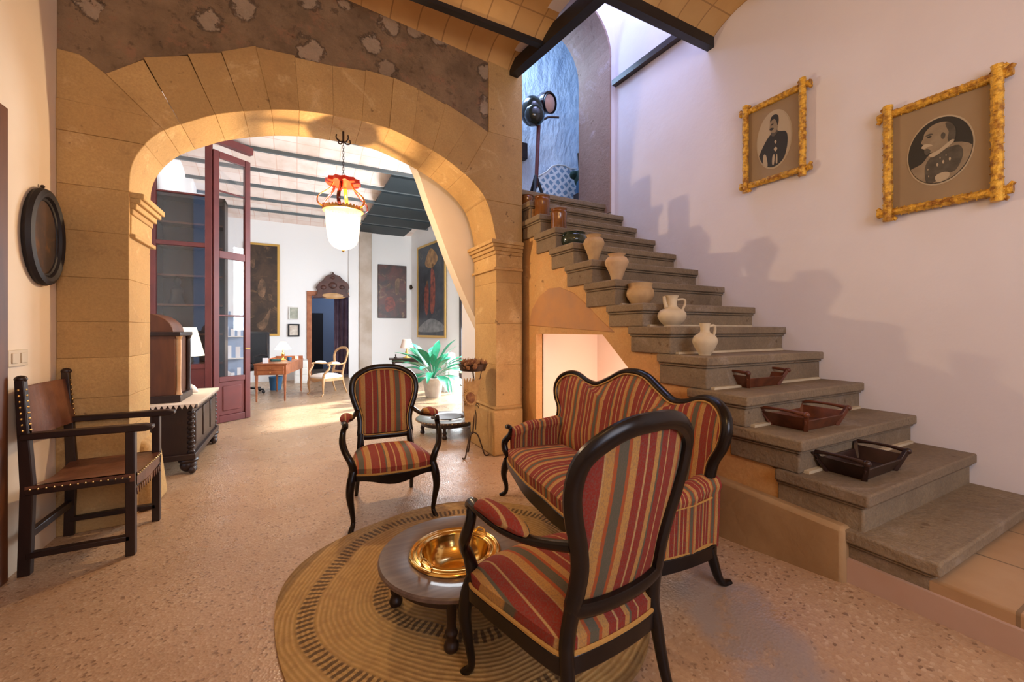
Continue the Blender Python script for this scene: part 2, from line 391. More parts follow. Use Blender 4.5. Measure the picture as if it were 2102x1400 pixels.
M['vault_b'] = tile_mat('limewashed_vault_tiles', (.80, .66, .60), (.84, .76, .72), (.72, .50, .42), .30, .36, 0)
M['platform'] = tile_mat('worn_clay_slabs', (.50, .32, .17), (.42, .27, .14), (.20, .14, .08), .42, .42)

def stripe_mat(name, period, off, dark=1.0, axis=0):
    m, nt, b = newmat(name); b.inputs['Roughness'].default_value = .8; b.inputs['Specular IOR Level'].default_value = .25
    sp = N(nt, 'ShaderNodeSeparateXYZ'); nt.links.new(coords(nt), sp.inputs[0])
    x = math_(nt, 'FRACT', math_(nt, 'ADD', math_(nt, 'DIVIDE', sp.outputs[axis], period), off + 40))
    rd, gd, gg, og, ln = [tuple(c * dark for c in q) for q in ((.25, .032, .020), (.47, .255, .075), (.105, .10, .065), (.38, .085, .022), (.50, .32, .13))]
    st = [(0, rd), (.10, rd), (.105, ln), (.125, ln), (.13, rd), (.23, rd), (.235, gd), (.32, gd), (.325, og), (.36, og), (.365, gg), (.47, gg), (.475, og), (.51, og), (.515, gd), (.60, gd), (.605, ln), (.615, ln), (.62, rd), (.78, rd), (.785, ln), (.80, ln), (.805, rd), (.90, rd), (.905, gg), (.93, gg), (.935, gd), (.995, gd)]
    r = ramp(nt, st[:28], 'LINEAR'); nt.links.new(x, r.inputs[0])
    mp = N(nt, 'ShaderNodeMapping'); mp.inputs['Scale'].default_value = (260, 160, 160); nt.links.new(coords(nt), mp.inputs[0])
    weave = noise(nt, 1, 2, .5, vec=mp.outputs[0])
    c = mix(nt, r.outputs[0], (.16, .11, .09), math_(nt, 'MULTIPLY', maprange(nt, weave, .45, .62), .38))
    nt.links.new(c, b.inputs['Base Color']); bump(nt, b, weave, .25, .002); return m
M['stripe'] = stripe_mat('striped_upholstery', .30, .10)
M['stripe_s'] = stripe_mat('striped_sofa_upholstery', .24, .3)
M['whiteseat'] = mat('white_seat_fabric', (.8, .77, .74), .8)

def rug_mat(rx):
    m, nt, b = newmat('braided_jute'); b.inputs['Roughness'].default_value = .9
    sp = N(nt, 'ShaderNodeSeparateXYZ'); nt.links.new(coords(nt), sp.inputs[0])
    r = math_(nt, 'SQRT', math_(nt, 'ADD', math_(nt, 'MULTIPLY', sp.outputs[0], sp.outputs[0]), math_(nt, 'MULTIPLY', sp.outputs[1], sp.outputs[1])))
    ang = math_(nt, 'ARCTAN2', sp.outputs[1], sp.outputs[0])
    a3 = math_(nt, 'MULTIPLY', math_(nt, 'SINE', math_(nt, 'ADD', math_(nt, 'MULTIPLY', ang, 5), 1.2)), .018)
    rr = math_(nt, 'ADD', math_(nt, 'DIVIDE', r, rx), math_(nt, 'ADD', a3, math_(nt, 'MULTIPLY', math_(nt, 'SUBTRACT', noise(nt, 2.2, 2), .5), .08)))
    rings = math_(nt, 'SINE', math_(nt, 'MULTIPLY', rr, 270))
    base = mix(nt, (.38, .235, .075), (.50, .32, .12), maprange(nt, rings, -1, 1))
    base = mix(nt, base, (.30, .17, .06), math_(nt, 'MULTIPLY', maprange(nt, noise(nt, 30, 3), .45, .65), .5))
    def band(lo, hi): return math_(nt, 'MULTIPLY', maprange(nt, rr, lo - .006, lo + .006), maprange(nt, rr, hi + .006, hi - .006))
    lad = maprange(nt, math_(nt, 'SINE', math_(nt, 'MULTIPLY', math_(nt, 'ADD', ang, math_(nt, 'MULTIPLY', noise(nt, 25, 2), .03)), 150)), -.3, .3)
    lad2 = maprange(nt, math_(nt, 'SINE', math_(nt, 'MULTIPLY', math_(nt, 'ADD', ang, math_(nt, 'MULTIPLY', noise(nt, 25, 2), .05)), 90)), -.3, .3)
    dk = math_(nt, 'ADD', math_(nt, 'MULTIPLY', band(.79, .87), lad), math_(nt, 'MULTIPLY', band(.44, .52), lad2))
    edge = maprange(nt, rr, .985, 1.0)
    base = mix(nt, base, (.085, .048, .018), math_(nt, 'MINIMUM', math_(nt, 'ADD', math_(nt, 'MULTIPLY', dk, .88), math_(nt, 'MULTIPLY', edge, .5)), 1))
    nt.links.new(base, b.inputs['Base Color']); bump(nt, b, math_(nt, 'ADD', rings, math_(nt, 'MULTIPLY', noise(nt, 60, 2), 2)), .5, .003); return m

def glass_mat(name, tint=(1, 1, 1), gl=.10):
    m = bpy.data.materials.new(name); m.use_nodes = True; nt = m.node_tree; nt.nodes.clear()
    o = N(nt, 'ShaderNodeOutputMaterial'); t = N(nt, 'ShaderNodeBsdfTransparent'); t.inputs[0].default_value = (*tint, 1)
    g = N(nt, 'ShaderNodeBsdfGlossy'); g.inputs['Roughness'].default_value = .02; x = N(nt, 'ShaderNodeMixShader')
    fr = N(nt, 'ShaderNodeFresnel'); fr.inputs[0].default_value = 1.5
    a = math_(nt, 'ADD', fr.outputs[0], gl); nt.links.new(a, x.inputs[0]); nt.links.new(t.outputs[0], x.inputs[1]); nt.links.new(g.outputs[0], x.inputs[2]); nt.links.new(x.outputs[0], o.inputs[0]); return m
M['glass'] = glass_mat('window_glass', (.97, .97, .98), .0)
M['glass_blue'] = glass_mat('bluish_glass', (.45, .6, .85), .05)
def glow_mat(name, col, strength, tr=.5):
    m = bpy.data.materials.new(name); m.use_nodes = True; nt = m.node_tree; nt.nodes.clear()
    o = N(nt, 'ShaderNodeOutputMaterial'); t = N(nt, 'ShaderNodeBsdfTransparent'); e = N(nt, 'ShaderNodeEmission'); e.inputs[0].default_value = (*col, 1); e.inputs[1].default_value = strength
    d = N(nt, 'ShaderNodeBsdfTranslucent'); d.inputs[0].default_value = (.05, .05, .05, 1)
    a = N(nt, 'ShaderNodeAddShader'); nt.links.new(e.outputs[0], a.inputs[0]); nt.links.new(d.outputs[0], a.inputs[1])
    x = N(nt, 'ShaderNodeMixShader'); x.inputs[0].default_value = tr; nt.links.new(a.outputs[0], x.inputs[1]); nt.links.new(t.outputs[0], x.inputs[2]); nt.links.new(x.outputs[0], o.inputs[0]); return m
M['lampglass'] = glow_mat('frosted_lantern_glass', (1, .93, .82), .35, .6)
M['shade_glow'] = glow_mat('lit_lamp_shade', (1, .86, .62), 3.0, .3)
M['shade_pale'] = mat('beige_lamp_shade', (.62, .48, .40), .8)

def painting_mat(name, a, b_, c, scale, lo=.5):
    m, nt, b = newmat(name); b.inputs['Roughness'].default_value = .45
    base = mix(nt, a, b_, maprange(nt, noise(nt, scale, 5, .6, .6), .4, .65))
    base = mix(nt, base, c, maprange(nt, noise(nt, scale * 1.7, 4, .6, 1.2), lo + .05, lo + .2))
    nt.links.new(base, b.inputs['Base Color']); return m
M['paint_brown'] = painting_mat('dark_brown_oil_painting', (.030, .018, .012), (.075, .04, .022), (.20, .11, .05), 2.4, .52)
M['paint_red'] = painting_mat('dark_red_oil_painting', (.04, .018, .014), (.12, .03, .02), (.26, .16, .08), 3.0, .52)
M['paint_blue'] = painting_mat('blue_black_oil_painting', (.02, .028, .04), (.05, .06, .08), (.10, .09, .09), 2.5, .55)
M['paint_oval'] = painting_mat('dark_oval_oil_painting', (.035, .022, .018), (.09, .045, .022), (.14, .065, .02), 4, .5)
M['fig_red'] = mat('painted_red_robe', (.32, .08, .05), .5, col2=(.10, .03, .03), scale=9)
M['fig_skin'] = mat('painted_flesh', (.22, .12, .065), .5, col2=(.06, .035, .02), scale=7)
M['fig_glow'] = mat('painted_golden_glory', (.45, .24, .08), .5, col2=(.20, .10, .04), scale=6)
M['fig_grey'] = mat('painted_grey_cloud', (.26, .27, .28), .5, col2=(.12, .13, .14), scale=6)

def lattice_mat():
    m, nt, b = newmat('blue_white_lattice_fabric'); b.inputs['Roughness'].default_value = .7
    mp = N(nt, 'ShaderNodeMapping'); mp.inputs['Rotation'].default_value = (0, R(45), 0); nt.links.new(coords(nt), mp.inputs[0])
    vo = N(nt, 'ShaderNodeTexVoronoi'); vo.feature = 'DISTANCE_TO_EDGE'; vo.inputs['Scale'].default_value = 11; vo.inputs['Randomness'].default_value = .35; nt.links.new(mp.outputs[0], vo.inputs['Vector'])
    c = mix(nt, (.78, .84, .86), (.22, .36, .50), maprange(nt, vo.outputs['Distance'], .16, .22)); nt.links.new(c, b.inputs['Base Color']); return m
M['lattice'] = lattice_mat()
def lace_mat():
    m, nt, b = newmat('lace'); b.inputs['Base Color'].default_value = (.75, .66, .55, 1); b.inputs['Roughness'].default_value = .9
    return m
M['lace'] = lace_mat()

# ------------------------------------------------------------------ the hall: floor, walls, ceilings
XL, XS, XW = -1.03, 1.654, 2.646
YB = -2.2; ZC = 3.08; ZT = 4.75
yf = lambda x: 2.77 + (x + 1.03) * (.18 / 2.68)
yb = lambda x: 3.10 + (x + 1.03) * (.30 / 2.68)
FW = 9.2                                             # far wall of the office
mb = MB(U)
mb.grid(lambda a, b: (-2.2 + a * 5.4, YB - .1 + b * 14.0, fz(-2.2 + a * 5.4, YB - .1 + b * 14.0)), 108, 200)
mb.box(-2.2, 3.2, YB - .1, 11.8, -.12, -.06)
S(mb, 'floor', M['floor'], 'worn pinkish aggregate floor running through the arch')
S(MB(U).box(XL - .15, XL, YB, 2.9, 0, ZT), 'wall_left', M['plaster'], 'cream plastered wall behind the leather chair')
S(MB(U).box(XW, XW + .15, YB, 3.44, -.02, ZT), 'wall_right', M['plaster_r'], 'pale plastered wall above the stone stairs')
# wall behind the camera, with the street door's window opening
q = MB(U); q.box(XL - .15, -.5, YB - .15, YB, 0, ZC); q.box(1.7, XW + .15, YB - .15, YB, 0, ZT); q.box(-.5, 1.7, YB - .15, YB, 0, 1.0); q.box(-.5, 1.7, YB - .15, YB, 2.8, ZT)
S(q, 'wall_behind', M['plaster'], 'plastered wall behind the camera')

# arch wall: rubble body + dressed stones
intr_px = [(262, 393), (270, 343), (293, 302), (337, 268), (404, 246), (442, 236), (500, 229), (557, 226), (614, 228), (670, 235), (728, 245), (787, 260), (834, 281), (888, 309), (941, 346), (984, 389), (1005, 430), (1018, 487)]
def onArch(px, py):
    d = ray(px, py); m_ = .18 / 2.68; t = (2.77 + 1.03 * m_) / (d.y - m_ * d.x); p = O1 + d * t; return (p.x, p.z)
I = [onArch(*p) for p in intr_px]; I[0] = (-.767, 1.713); I[-1] = (1.40, 1.713)
I = [(p.x, p.y) for p in catmull([(a, b, 0) for a, b in I], 4)]
ext_px = [(217, 151), (294, 118), (385, 110), (454, 105), (525, 97), (605, 118), (682, 134), (751, 143), (808, 160), (859, 183), (915, 212), (968, 245), (1003, 270)]
int_px = [(335, 268), (375, 253), (445, 236), (500, 229), (555, 226), (610, 228), (680, 236), (745, 249), (800, 265), (845, 286), (882, 306), (918, 330), (955, 357)]
E_ = [onArch(*p) for p in ext_px]
def near_i(p): return min(range(len(I)), key=lambda k: (I[k][0] - p[0]) ** 2 + (I[k][1] - p[1]) ** 2)
J = [near_i(onArch(*p)) for p in int_px]
def wallprism(q, poly, rec=0, tint=None, m=0, rb=0):
    q.prism([(x, yf(x) + rec, z) for x, z in poly], [(x, yb(x) - rb, z) for x, z in poly], m, tint)
st = MB(U)
for i in range(len(E_) - 1):
    jag = random.uniform(-.012, .012)
    wallprism(st, [E_[i], (E_[i + 1][0], E_[i + 1][1] + jag)] + [I[k] for k in range(J[i + 1], J[i] - 1, -1)], random.uniform(-.006, .004))
def intz(z, side):
    for k in (range(len(I) - 1) if side < 0 else range(len(I) - 1, 0, -1)):
        a, b = (I[k], I[k + 1]) if side < 0 else (I[k], I[k - 1])
        if a[1] <= z <= b[1]: return k, a[0] + (b[0] - a[0]) * (z - a[1]) / (b[1] - a[1])
k1, x1 = intz(1.97, -1)
wallprism(st, [(XL, 1.713), (XL, 1.97), (x1, 1.97)] + [I[k] for k in range(k1, -1, -1)])
t0 = (2.12 - I[J[0]][1]) / (E_[0][1] - I[J[0]][1]); xm = I[J[0]][0] + (E_[0][0] - I[J[0]][0]) * t0
wallprism(st, [(XL, 1.97), (XL, 2.12), (xm, 2.12)] + [I[k] for k in range(J[0], k1, -1)] + [(x1, 1.97)], -.004)
wallprism(st, [(XL, 2.12), (XL, 2.36), (-.95, 2.36), E_[0], (xm, 2.12)], .002)
k2, x2 = intz(2.02, 1)
wallprism(st, [E_[-1], (XS - .01, 2.556), (XS - .01, 2.02), (x2, 2.02)] + [I[k] for k in range(k2 - 1, J[-1] - 1, -1)], -.002)
wallprism(st, [(x2, 2.02), (XS - .01, 2.02), (XS - .01, 1.713)] + [I[k] for k in range(len(I) - 1, k2 - 1, -1)], .0)
zl = [0, .22, .50, .66, .86, 1.04, 1.26, 1.49, 1.713]
for a, b in zip(zl, zl[1:]): wallprism(st, [(XL, a), (XL, b), (-.767, b), (-.767, a)], random.uniform(-.004, .004))
for a, b in zip([0, .38, .72, 1.05, 1.38], [.38, .72, 1.05, 1.38, 1.713]): wallprism(st, [(1.40, a), (1.40, b), (XS - .01, b), (XS - .01, a)], random.uniform(-.004, .004))
for a, b in zip([2.556, 3.05, 3.6, 4.2], [3.05, 3.6, 4.2, ZT]): wallprism(st, [(1.331, a), (1.331, b), (XS - .01, b), (XS - .01, a)], random.uniform(-.004, .004))
S(st, 'trim_1', M['stone'], 'golden sandstone arch blocks, piers and pilaster', bevel=.010, merge=False)
q = MB(U); wallprism(q, [(XL, ZT), (XL, 2.36), (-.95, 2.36)] + E_ + [(1.331, 2.556), (1.331, ZT)], .010)
S(q, 'wall_arch', M['rubble'], 'brown rubble and mortar wall above the stone arch')
# capitals and guard stones
def ring(q, x0, x1, e, z0, z1, left):
    a, b = (x0, x1 + e) if left else (x0 - e, x1)
    f_ = .012 if left else -e * .55
    q.hexa([(a, yf(a) + f_, z0), (b, yf(b) + f_, z0), (b, yb(b) + e, z0), (a, yb(a) + e, z0), (a, yf(a) + f_, z1), (b, yf(b) + f_, z1), (b, yb(b) + e, z1), (a, yb(a) + e, z1)])
for n_, (x0, x1, lf) in enumerate(((XL, -.767, True), (1.40, XS - .008, False))):
    q = MB(U)
    ring(q, x0, x1, .055, 1.685, 1.715, lf); ring(q, x0, x1, .042, 1.660, 1.685, lf); ring(q, x0, x1, .026, 1.630, 1.660, lf); ring(q, x0, x1, .012, 1.60, 1.63, lf)
    ring(q, x0, x1, .006, 1.50, 1.60, lf); ring(q, x0, x1, .022, 1.478, 1.50, lf)
    S(q, 'trim_%d' % (n_ + 2), M['stone'], 'moulded stone impost on the %s side of the arch' % ('left' if lf else 'right'), bevel=.006, merge=False)
q = MB(U); q.hexa([(-.8, 2.93, 0), (-.70, 2.93, 0), (-.70, 3.22, 0), (-.8, 3.22, 0), (-.8, 2.95, .40), (-.73, 2.97, .36), (-.73, 3.18, .36), (-.8, 3.2, .40)])
S(q, 'trim_4', M['stone'], 'worn guard stone at the foot of the left arch jamb', bevel=.03)
q = MB(U); ring(q, 1.40, XS - .008, .035, 0, .36, False); ring(q, 1.40, XS - .008, .018, .36, .39, False)
S(q, 'trim_5', M['stone'], 'square stone base of the right arch pier', bevel=.02, merge=False)

# landing wall with its tall arch (same plane as the big arch)
cxl, rl, zs = 2.13, .475, 3.55
ap = [(cxl + rl * math.cos(R(a)), zs + rl * math.sin(R(a))) for a in range(0, 181, 10)]
def lw(q, poly, m=0):
    q.prism([(x, 2.952 + (x - 1.65) * .01, z) for x, z in poly], [(x, 3.44, z) for x, z in poly], m)
q = MB(U); lw(q, [(XW, 0), (XW, ZT), (XS - .01, ZT), (XS - .01, 3.55)] + ap[::-1] + [(cxl + rl, 0)]); S(q, 'wall_landing', M['plaster_r'], 'plastered wall pierced by the tall arch at the top of the stairs')
q = MB(U)
for i in range(len(ap) - 1):
    a, b = ap[i], ap[i + 1]; ia = (cxl + (a[0] - cxl) * .965, zs + (a[1] - zs) * .965); ib = (cxl + (b[0] - cxl) * .965, zs + (b[1] - zs) * .965)
    q.prism([(a[0], 2.958, a[1]), (b[0], 2.958, b[1]), (ib[0], 2.962, ib[1]), (ia[0], 2.962, ia[1])], [(a[0], 3.44, a[1]), (b[0], 3.44, b[1]), (ib[0], 3.44, ib[1]), (ia[0], 3.44, ia[1])])
q.box(cxl + rl * .965, cxl + rl + .01, 2.962, 3.44, 2.1, zs)
S(q, 'trim_6', M['jamb'], 'stone jamb and soffit of the tall landing arch', merge=False)
# landing beyond
S(MB(U).box(1.62, 3.4, 3.42, 4.1, 2.05, 2.19).box(1.655, 2.6, 3.31, 3.42, 2.05, 2.19), 'floor_landing', M['step'], 'stone floor of the upper landing')
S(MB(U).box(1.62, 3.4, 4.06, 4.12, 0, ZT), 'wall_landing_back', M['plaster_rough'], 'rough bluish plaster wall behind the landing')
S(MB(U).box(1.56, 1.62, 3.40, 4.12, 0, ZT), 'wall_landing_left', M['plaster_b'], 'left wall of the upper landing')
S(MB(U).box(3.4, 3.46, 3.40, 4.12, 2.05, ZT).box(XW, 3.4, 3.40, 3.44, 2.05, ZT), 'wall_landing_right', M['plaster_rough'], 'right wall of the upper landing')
S(MB(U).box(1.5, 3.5, 3.0, 4.14, ZT, ZT + .1), 'ceiling_landing', M['plaster_b'], 'ceiling of the upper landing')
# stairwell shaft above the hall ceiling
q = MB(U); q.box(1.50, 1.60, 1.9, 2.95, ZC + .1, ZT); q.box(1.5, XW, 1.84, 1.94, ZC + .1, ZT); S(q, 'wall_stairwell', M['plaster_r'], 'upper stairwell walls above the beams')
S(MB(U).box(1.5, XW + .1, 1.84, 3.05, ZT, ZT + .1), 'ceiling_stairwell', M['plaster_b'], 'ceiling over the stairwell')

# vaulted ceilings
def vaults(name, m, ys, x0f, x1f, z0, rise, label):
    q = MB(U)
    for a, b in zip(ys, ys[1:]):
        x0, x1 = x0f(a, b), x1f(a, b)
        q.grid(lambda s, t: (x0 + (x1 - x0) * s, a + (b - a) * t, z0 + rise * math.sin(PI * t) ** .8), 2, 12)
        q.grid(lambda s, t: (x0 + (x1 - x0) * s, a + (b - a) * t, z0 + rise * math.sin(PI * t) ** .8 + .05), 2, 12)
    return S(q, name, m, label, ang=60)
YA = [-2.2, -1.65, -1.05, -.45, .15, .75, 1.35, 1.95, 2.55, 2.96]
vaults('ceiling', M['vault'], YA, lambda a, b: XL, lambda a, b: (1.60 if a > 1.9 else XW), ZC, .11, 'golden tiled vaults between black beams over the hall')
YBm = [3.30, 4.14, 4.86, 5.56, 6.28, 6.98, 7.68, 8.36, 9.2]
vaults('ceiling_office', M['vault_b'], YBm, lambda a, b: -1.4, lambda a, b: (1.58 if a < 4.1 else 3.1), ZC + .02, .10, 'limewashed tiled vaults over the bright back room')
def thing_mb(q, name, m, label, cat, group=None, **k): return tag(q.build(name, m, **k), label, cat, group)
for y in YA[1:-1]:
    right = 1.62 if y > 2.0 else XW
    lb = {2.55: 'thin black ceiling beam running over the arch wall vault', 1.95: 'heavy black ceiling beam bordering the stairwell, meeting the right wall'}.get(y)
    wd = .05 if y > 2.0 else .055
    o = MB(U).box(XL, right, y - wd / 2, y + wd / 2, ZC - .01 - (.045 if y == 1.95 else .0), ZC + .03).build('ceiling_beam', M['beam'])
    tag(o, lb or 'black ceiling beam over the near part of the hall', 'beam', 'black beams of the hall ceiling')
q = MB(U); a = onArch(1053, 150); q.bar((1.56, 2.95, 3.11), (1.69, 1.93, 3.11), .075, .10); o = q.build('stairwell_beam', M['beam'])
tag(o, 'thick black beam on the left edge of the stairwell opening, resting on the pilaster', 'beam')
p0 = onX(1260, 172, XW - .03); p1 = onX(1407, 63, XW - .03)
tag(MB(U).bar(p0, p1, .05, .05).build('wall_rail', M['darkwood']), 'slim dark wooden rail fixed high on the right wall of the stairwell', 'rail')
xr = lambda y: 2.28 + .156 * (9.2 - y)
for y in YBm[2:-1]:
    o = MB(U).box(-1.36, xr(y) + .02, y - .02, y + .02, ZC - .01, ZC + .03).build('ceiling_beam', M['beam_b'])
    tag(o, 'slender grey ceiling beam in the white vaulted back room', 'beam', 'grey beams of the back room ceiling')
# dark teal slabs painting in the shade of the vaults between the far beams
tx = 1.13
for i, (a, b) in enumerate(zip(YBm[3:-1], YBm[4:])):
    o = MB(U).box(tx, 2.6 if i < 3 else (2.35, 2.1)[i - 3], a + .10, b - .0 - .04, ZC - .012, ZC + .02).build('ceiling_shade', M['teal'])
    tag(o, ['first', 'second', 'third', 'fourth', 'farthest'][i] + ' dark teal board from the arch, painting in the shade between the back room beams', 'shading', 'painted shade between the back room beams')

# ------------------------------------------------------------------ back room shell
q = MB(U); q.box(-1.5, -1.34, 3.1, FW + 2.6, 0, 3.3); S(q, 'wall_left_office', M['plaster_b'], 'white left wall of the back room')
dx0 = onY(640, 700, FW).x; dx1 = onY(717, 700, FW).x; dz = onY(640, 607, FW).z
fw = MB(U); fw.prism([(x, FW, z) for x, z in [(-1.5, 0), (-1.5, 3.25), (2.4, 3.25), (2.4, 0), (dx1, 0), (dx1, dz), (dx0, dz), (dx0, 0)]], [(x, FW + .15, z) for x, z in [(-1.5, 0), (-1.5, 3.25), (2.4, 3.25), (2.4, 0), (dx1, 0), (dx1, dz), (dx0, dz), (dx0, 0)]])
S(fw, 'wall_back', M['plaster_b'], 'white far wall of the back room')
xr = lambda y: 2.28 + .156 * (9.2 - y)
def rw(q, y0, y1, z0, z1): q.hexa([(xr(y0), y0, z0), (xr(y0) + .15, y0, z0), (xr(y1) + .15, y1, z0), (xr(y1), y1, z0), (xr(y0), y0, z1), (xr(y0) + .15, y0, z1), (xr(y1) + .15, y1, z1), (xr(y1), y1, z1)])
q = MB(U); rw(q, 6.95, 9.3, 0, 3.3); rw(q, 5.5, 6.95, 2.1, 3.3); rw(q, 4.1, 5.5, 0, 3.3); S(q, 'wall_right_office', M['plaster_b'], 'white right wall of the back room with the patio doorway')
# slanting underside of the upper flight seen through the arch
pl = [onY(x, y, 3.50) for x, y in [(840, 330), (856, 366), (874, 420), (893, 470), (915, 530), (940, 590), (962, 640), (992, 700)]]
pl = [(p.x, p.z) for p in pl]; pl += [(1.6, pl[-1][1] - .05), (1.6, 3.2), (pl[0][0] - .1, 3.2)]
S(MB(U).prism([(x, 3.42, z) for x, z in pl], [(x, 3.56, z) for x, z in pl]), 'trim_7', M['plaster'], 'slanting plastered underside of the upper flight beyond the arch', smooth=False)
# far pilaster
pa, pb_ = onY(738, 600, FW - .08).x, onY(763, 600, FW - .08).x
S(MB(U).box(pa, pb_, FW - .09, FW, 0, 3.1), 'trim_8', M['column'], 'stone pilaster against the far white wall', bevel=.01)
pa2 = onY(716, 600, FW - .04).x
S(MB(U).box(pa2, pa, FW - .04, FW, 0, 3.1), 'trim_9', M['plaster_b'], 'pale stone strip beside the far pilaster')
# small blue room behind the far doorway
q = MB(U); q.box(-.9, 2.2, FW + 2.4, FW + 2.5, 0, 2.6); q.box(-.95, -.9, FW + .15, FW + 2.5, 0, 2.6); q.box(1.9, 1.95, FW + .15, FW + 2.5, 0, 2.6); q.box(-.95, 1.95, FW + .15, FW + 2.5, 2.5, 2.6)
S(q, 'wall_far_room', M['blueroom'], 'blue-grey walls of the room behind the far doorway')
point('far_room_daylight', (1.2, FW + 1.2, 1.9), 30, (.7, .8, 1), .2)

# doorway in the far wall, with carved crest
dr = thing('door_frame', 'orange wooden doorframe with carved dark crest on the far white wall', 'door frame')
q = MB(U); q.box(dx0 - .09, dx0, FW - .03, FW + .02, 0, dz + .09); q.box(dx1 - .01, dx1 + .015, FW - .03, FW + .02, 0, dz + .09); q.box(dx0 - .09, dx1 + .015, FW - .035, FW + .02, dz, dz + .09); q.build('frame', M['deskwood'], dr, bevel=.01)
cr = [onY(x, y, FW - .05) for x, y in [(640, 612), (650, 604), (652, 597), (648, 590), (655, 580), (662, 576), (670, 566), (680, 564), (683, 558), (687, 564), (697, 567), (705, 576), (713, 581), (717, 592), (713, 598), (714, 604), (718, 610)]]
q = MB(U); q.prism([(p.x, FW - .10, p.z) for p in cr], [(p.x, FW - .0, p.z) for p in cr])
for (x, y, r_) in [(683, 586, .085), (664, 590, .055), (702, 590, .055), (683, 570, .04)]: p = onY(x, y, FW - .1); q.ball(p, (r_, .03, r_ * .8), 6)
q.build('crest', M['crestwood'], dr, bevel=.01, label='dark carved crest with scrolls')
p = onY(683, 607, FW - .06); MB(U).ball((p.x, FW - .08, p.z), (.27, .03, .07), 8).build('fanlight_carving', M['palewood'], dr)
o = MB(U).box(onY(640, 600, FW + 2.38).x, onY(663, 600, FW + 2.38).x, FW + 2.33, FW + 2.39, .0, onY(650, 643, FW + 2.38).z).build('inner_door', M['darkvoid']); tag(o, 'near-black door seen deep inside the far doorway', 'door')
q = MB(U); xa, xb = onY(686, 700, FW + .5).x, onY(722, 700, FW + .5).x
q.grid(lambda s, t: (xa + (xb - xa) * s, FW + .5 + .03 * math.sin(s * 25), .02 + (dz + .3) * t), 30, 2); q.grid(lambda s, t: (xa + (xb - xa) * s, FW + .52 + .03 * math.sin(s * 25), .02 + (dz + .3) * t), 30, 2)
tag(q.build('door_curtain', M['violet']), 'violet-brown curtain hanging on the right inside the far doorway', 'curtain')

# ------------------------------------------------------------------ staircase
corner = [(2.84, 2.04), (2.675, 1.893), (2.462, 1.745), (2.251, 1.594), (2.051, 1.446), (1.838, 1.298), (1.622, 1.146), (1.432, 1.018), (1.232, .876), (1.044, .722), (.838, .588), (.641, .456), (.470, .322)]
sc_ = thing('staircase', 'old grey stone staircase rising along the right wall to the landing', 'staircase')
def step(q, y0, z, x0, dep, h=.15):
    for (ya, yb2, za, zb, e) in ((y0, y0 + dep, z - .042, z, .022), (y0 + .012, y0 + dep, z - .055, z - .042, .010), (y0 + .022, y0 + dep, z - h, z - .055, 0)):
        q.box(x0 - e, XW, ya, yb2, za, zb)
allst = [(3.02, 2.188)] + corner
for i, (y0, z) in enumerate(allst):
    h = z - (allst[i + 1][1] if i + 1 < len(allst) else z - .12) + .0
    q = MB(U); dep = .30 if i < 12 else .30
    j = [random.uniform(-.006, .006) for _ in range(3)]
    step(q, y0, z, XS + .015 + j[0], dep, h + .0 if i < 12 else .20)
    o = q.build('step', M['step'], sc_, bevel=.020, merge=False)
    if 6 <= i <= 11: zz_ = allst[i + 1][1]; MB(U).box(XS + .05, XW - .03, y0 + .004, y0 + .03, zz_ - .005, zz_ + .011).build('mortar_line', M['white_clay'], sc_)
# broad foot slab below the last step
q = MB(U); fy = .507; p = onX(1898, 1181, XS)
q.box(XS + .010, XW, -1.2, fy, 0, .262); q.build('platform', M['platform'], sc_, bevel=.01, label='low platform of worn clay slabs')
q = MB(U); q.box(XS - .004, XS + .02, -1.2, .72, -.01, .225); q.build('platform_facing', M['pink'], sc_, label='pinkish plaster facing')
# stringer wall with slanting niche and blind arch
ts = XS + .03
top = []
for (y0, z), (y1, z1) in zip(corner[1:], corner[2:]): top += [(y0 + .05, z - .15 - .01), (y0 + .05, z1 - .10)]
nch = [onX(x, y, ts) for x, y in [(1100, 685), (1237, 687), (1305, 775)]]
nzb = .12
nl = [(nch[0].y, nzb), (nch[0].y, nch[0].z), (nch[1].y, nch[1].z), (nch[2].y, nch[2].z), (nch[2].y, nzb)]
outline = [(2.95, 0), (2.95, 1.86)] + [(y, z) for y, z in top] + [(.64, .30), (.64, 0), (nl[4][0], 0)] + [(nl[4][0], nl[3][1])] + nl[2:0:-1][0:0]
outline = [(3.30, 0), (3.30, 2.0), (2.86, 1.98), (2.86, 1.86)] + top + [(.62, .32), (.62, 0), (nch[2].y - .2, 0), (nch[2].y - .2, nch[2].z - .2 * (nch[2].z - nch[1].z) / (nch[2].y - nch[1].y)), (nch[1].y, nch[1].z), (nch[0].y, nch[0].z), (nch[0].y, 0)]
q = MB(U); q.prism([(ts, y, z) for y, z in outline], [(ts + .07, y, z) for y, z in outline])
q.build('stringer_wall', stone_mat('ochre_plaster_stringer', (.62, .38, .15), (.60, .36, .14), (.52, .26, .09), .4), sc_)
sl_ = (nch[2].z - nch[1].z) / (nch[2].y - nch[1].y); y1n = nch[0].y; ye = nch[1].y + (.12 - nch[1].z) / sl_; ND = .62
np_ = [(y1n, .0), (y1n, nch[0].z), (nch[1].y, nch[1].z), (ye, .12), (ye, 0)]
q = MB(U)
for (a, b), (c, d) in zip(np_, np_[1:]): q.add([(ts + .06, a, b), (ts + .06, c, d), (ts + ND, c, d), (ts + ND, a, b)], [(0, 1, 2, 3)])
q.add([(ts + ND, a, b) for a, b in np_], [(0, 1, 2, 3, 4)]); q.add([(ts + .06, np_[0][0], .16), (ts + ND, np_[0][0], .16), (ts + ND, ye, .16), (ts + .06, ye, .16)], [(0, 1, 2, 3)])
q.build('niche', M['plaster_niche'], sc_, merge=False, smooth=False, label='pinkish white lit niche under the stairs')
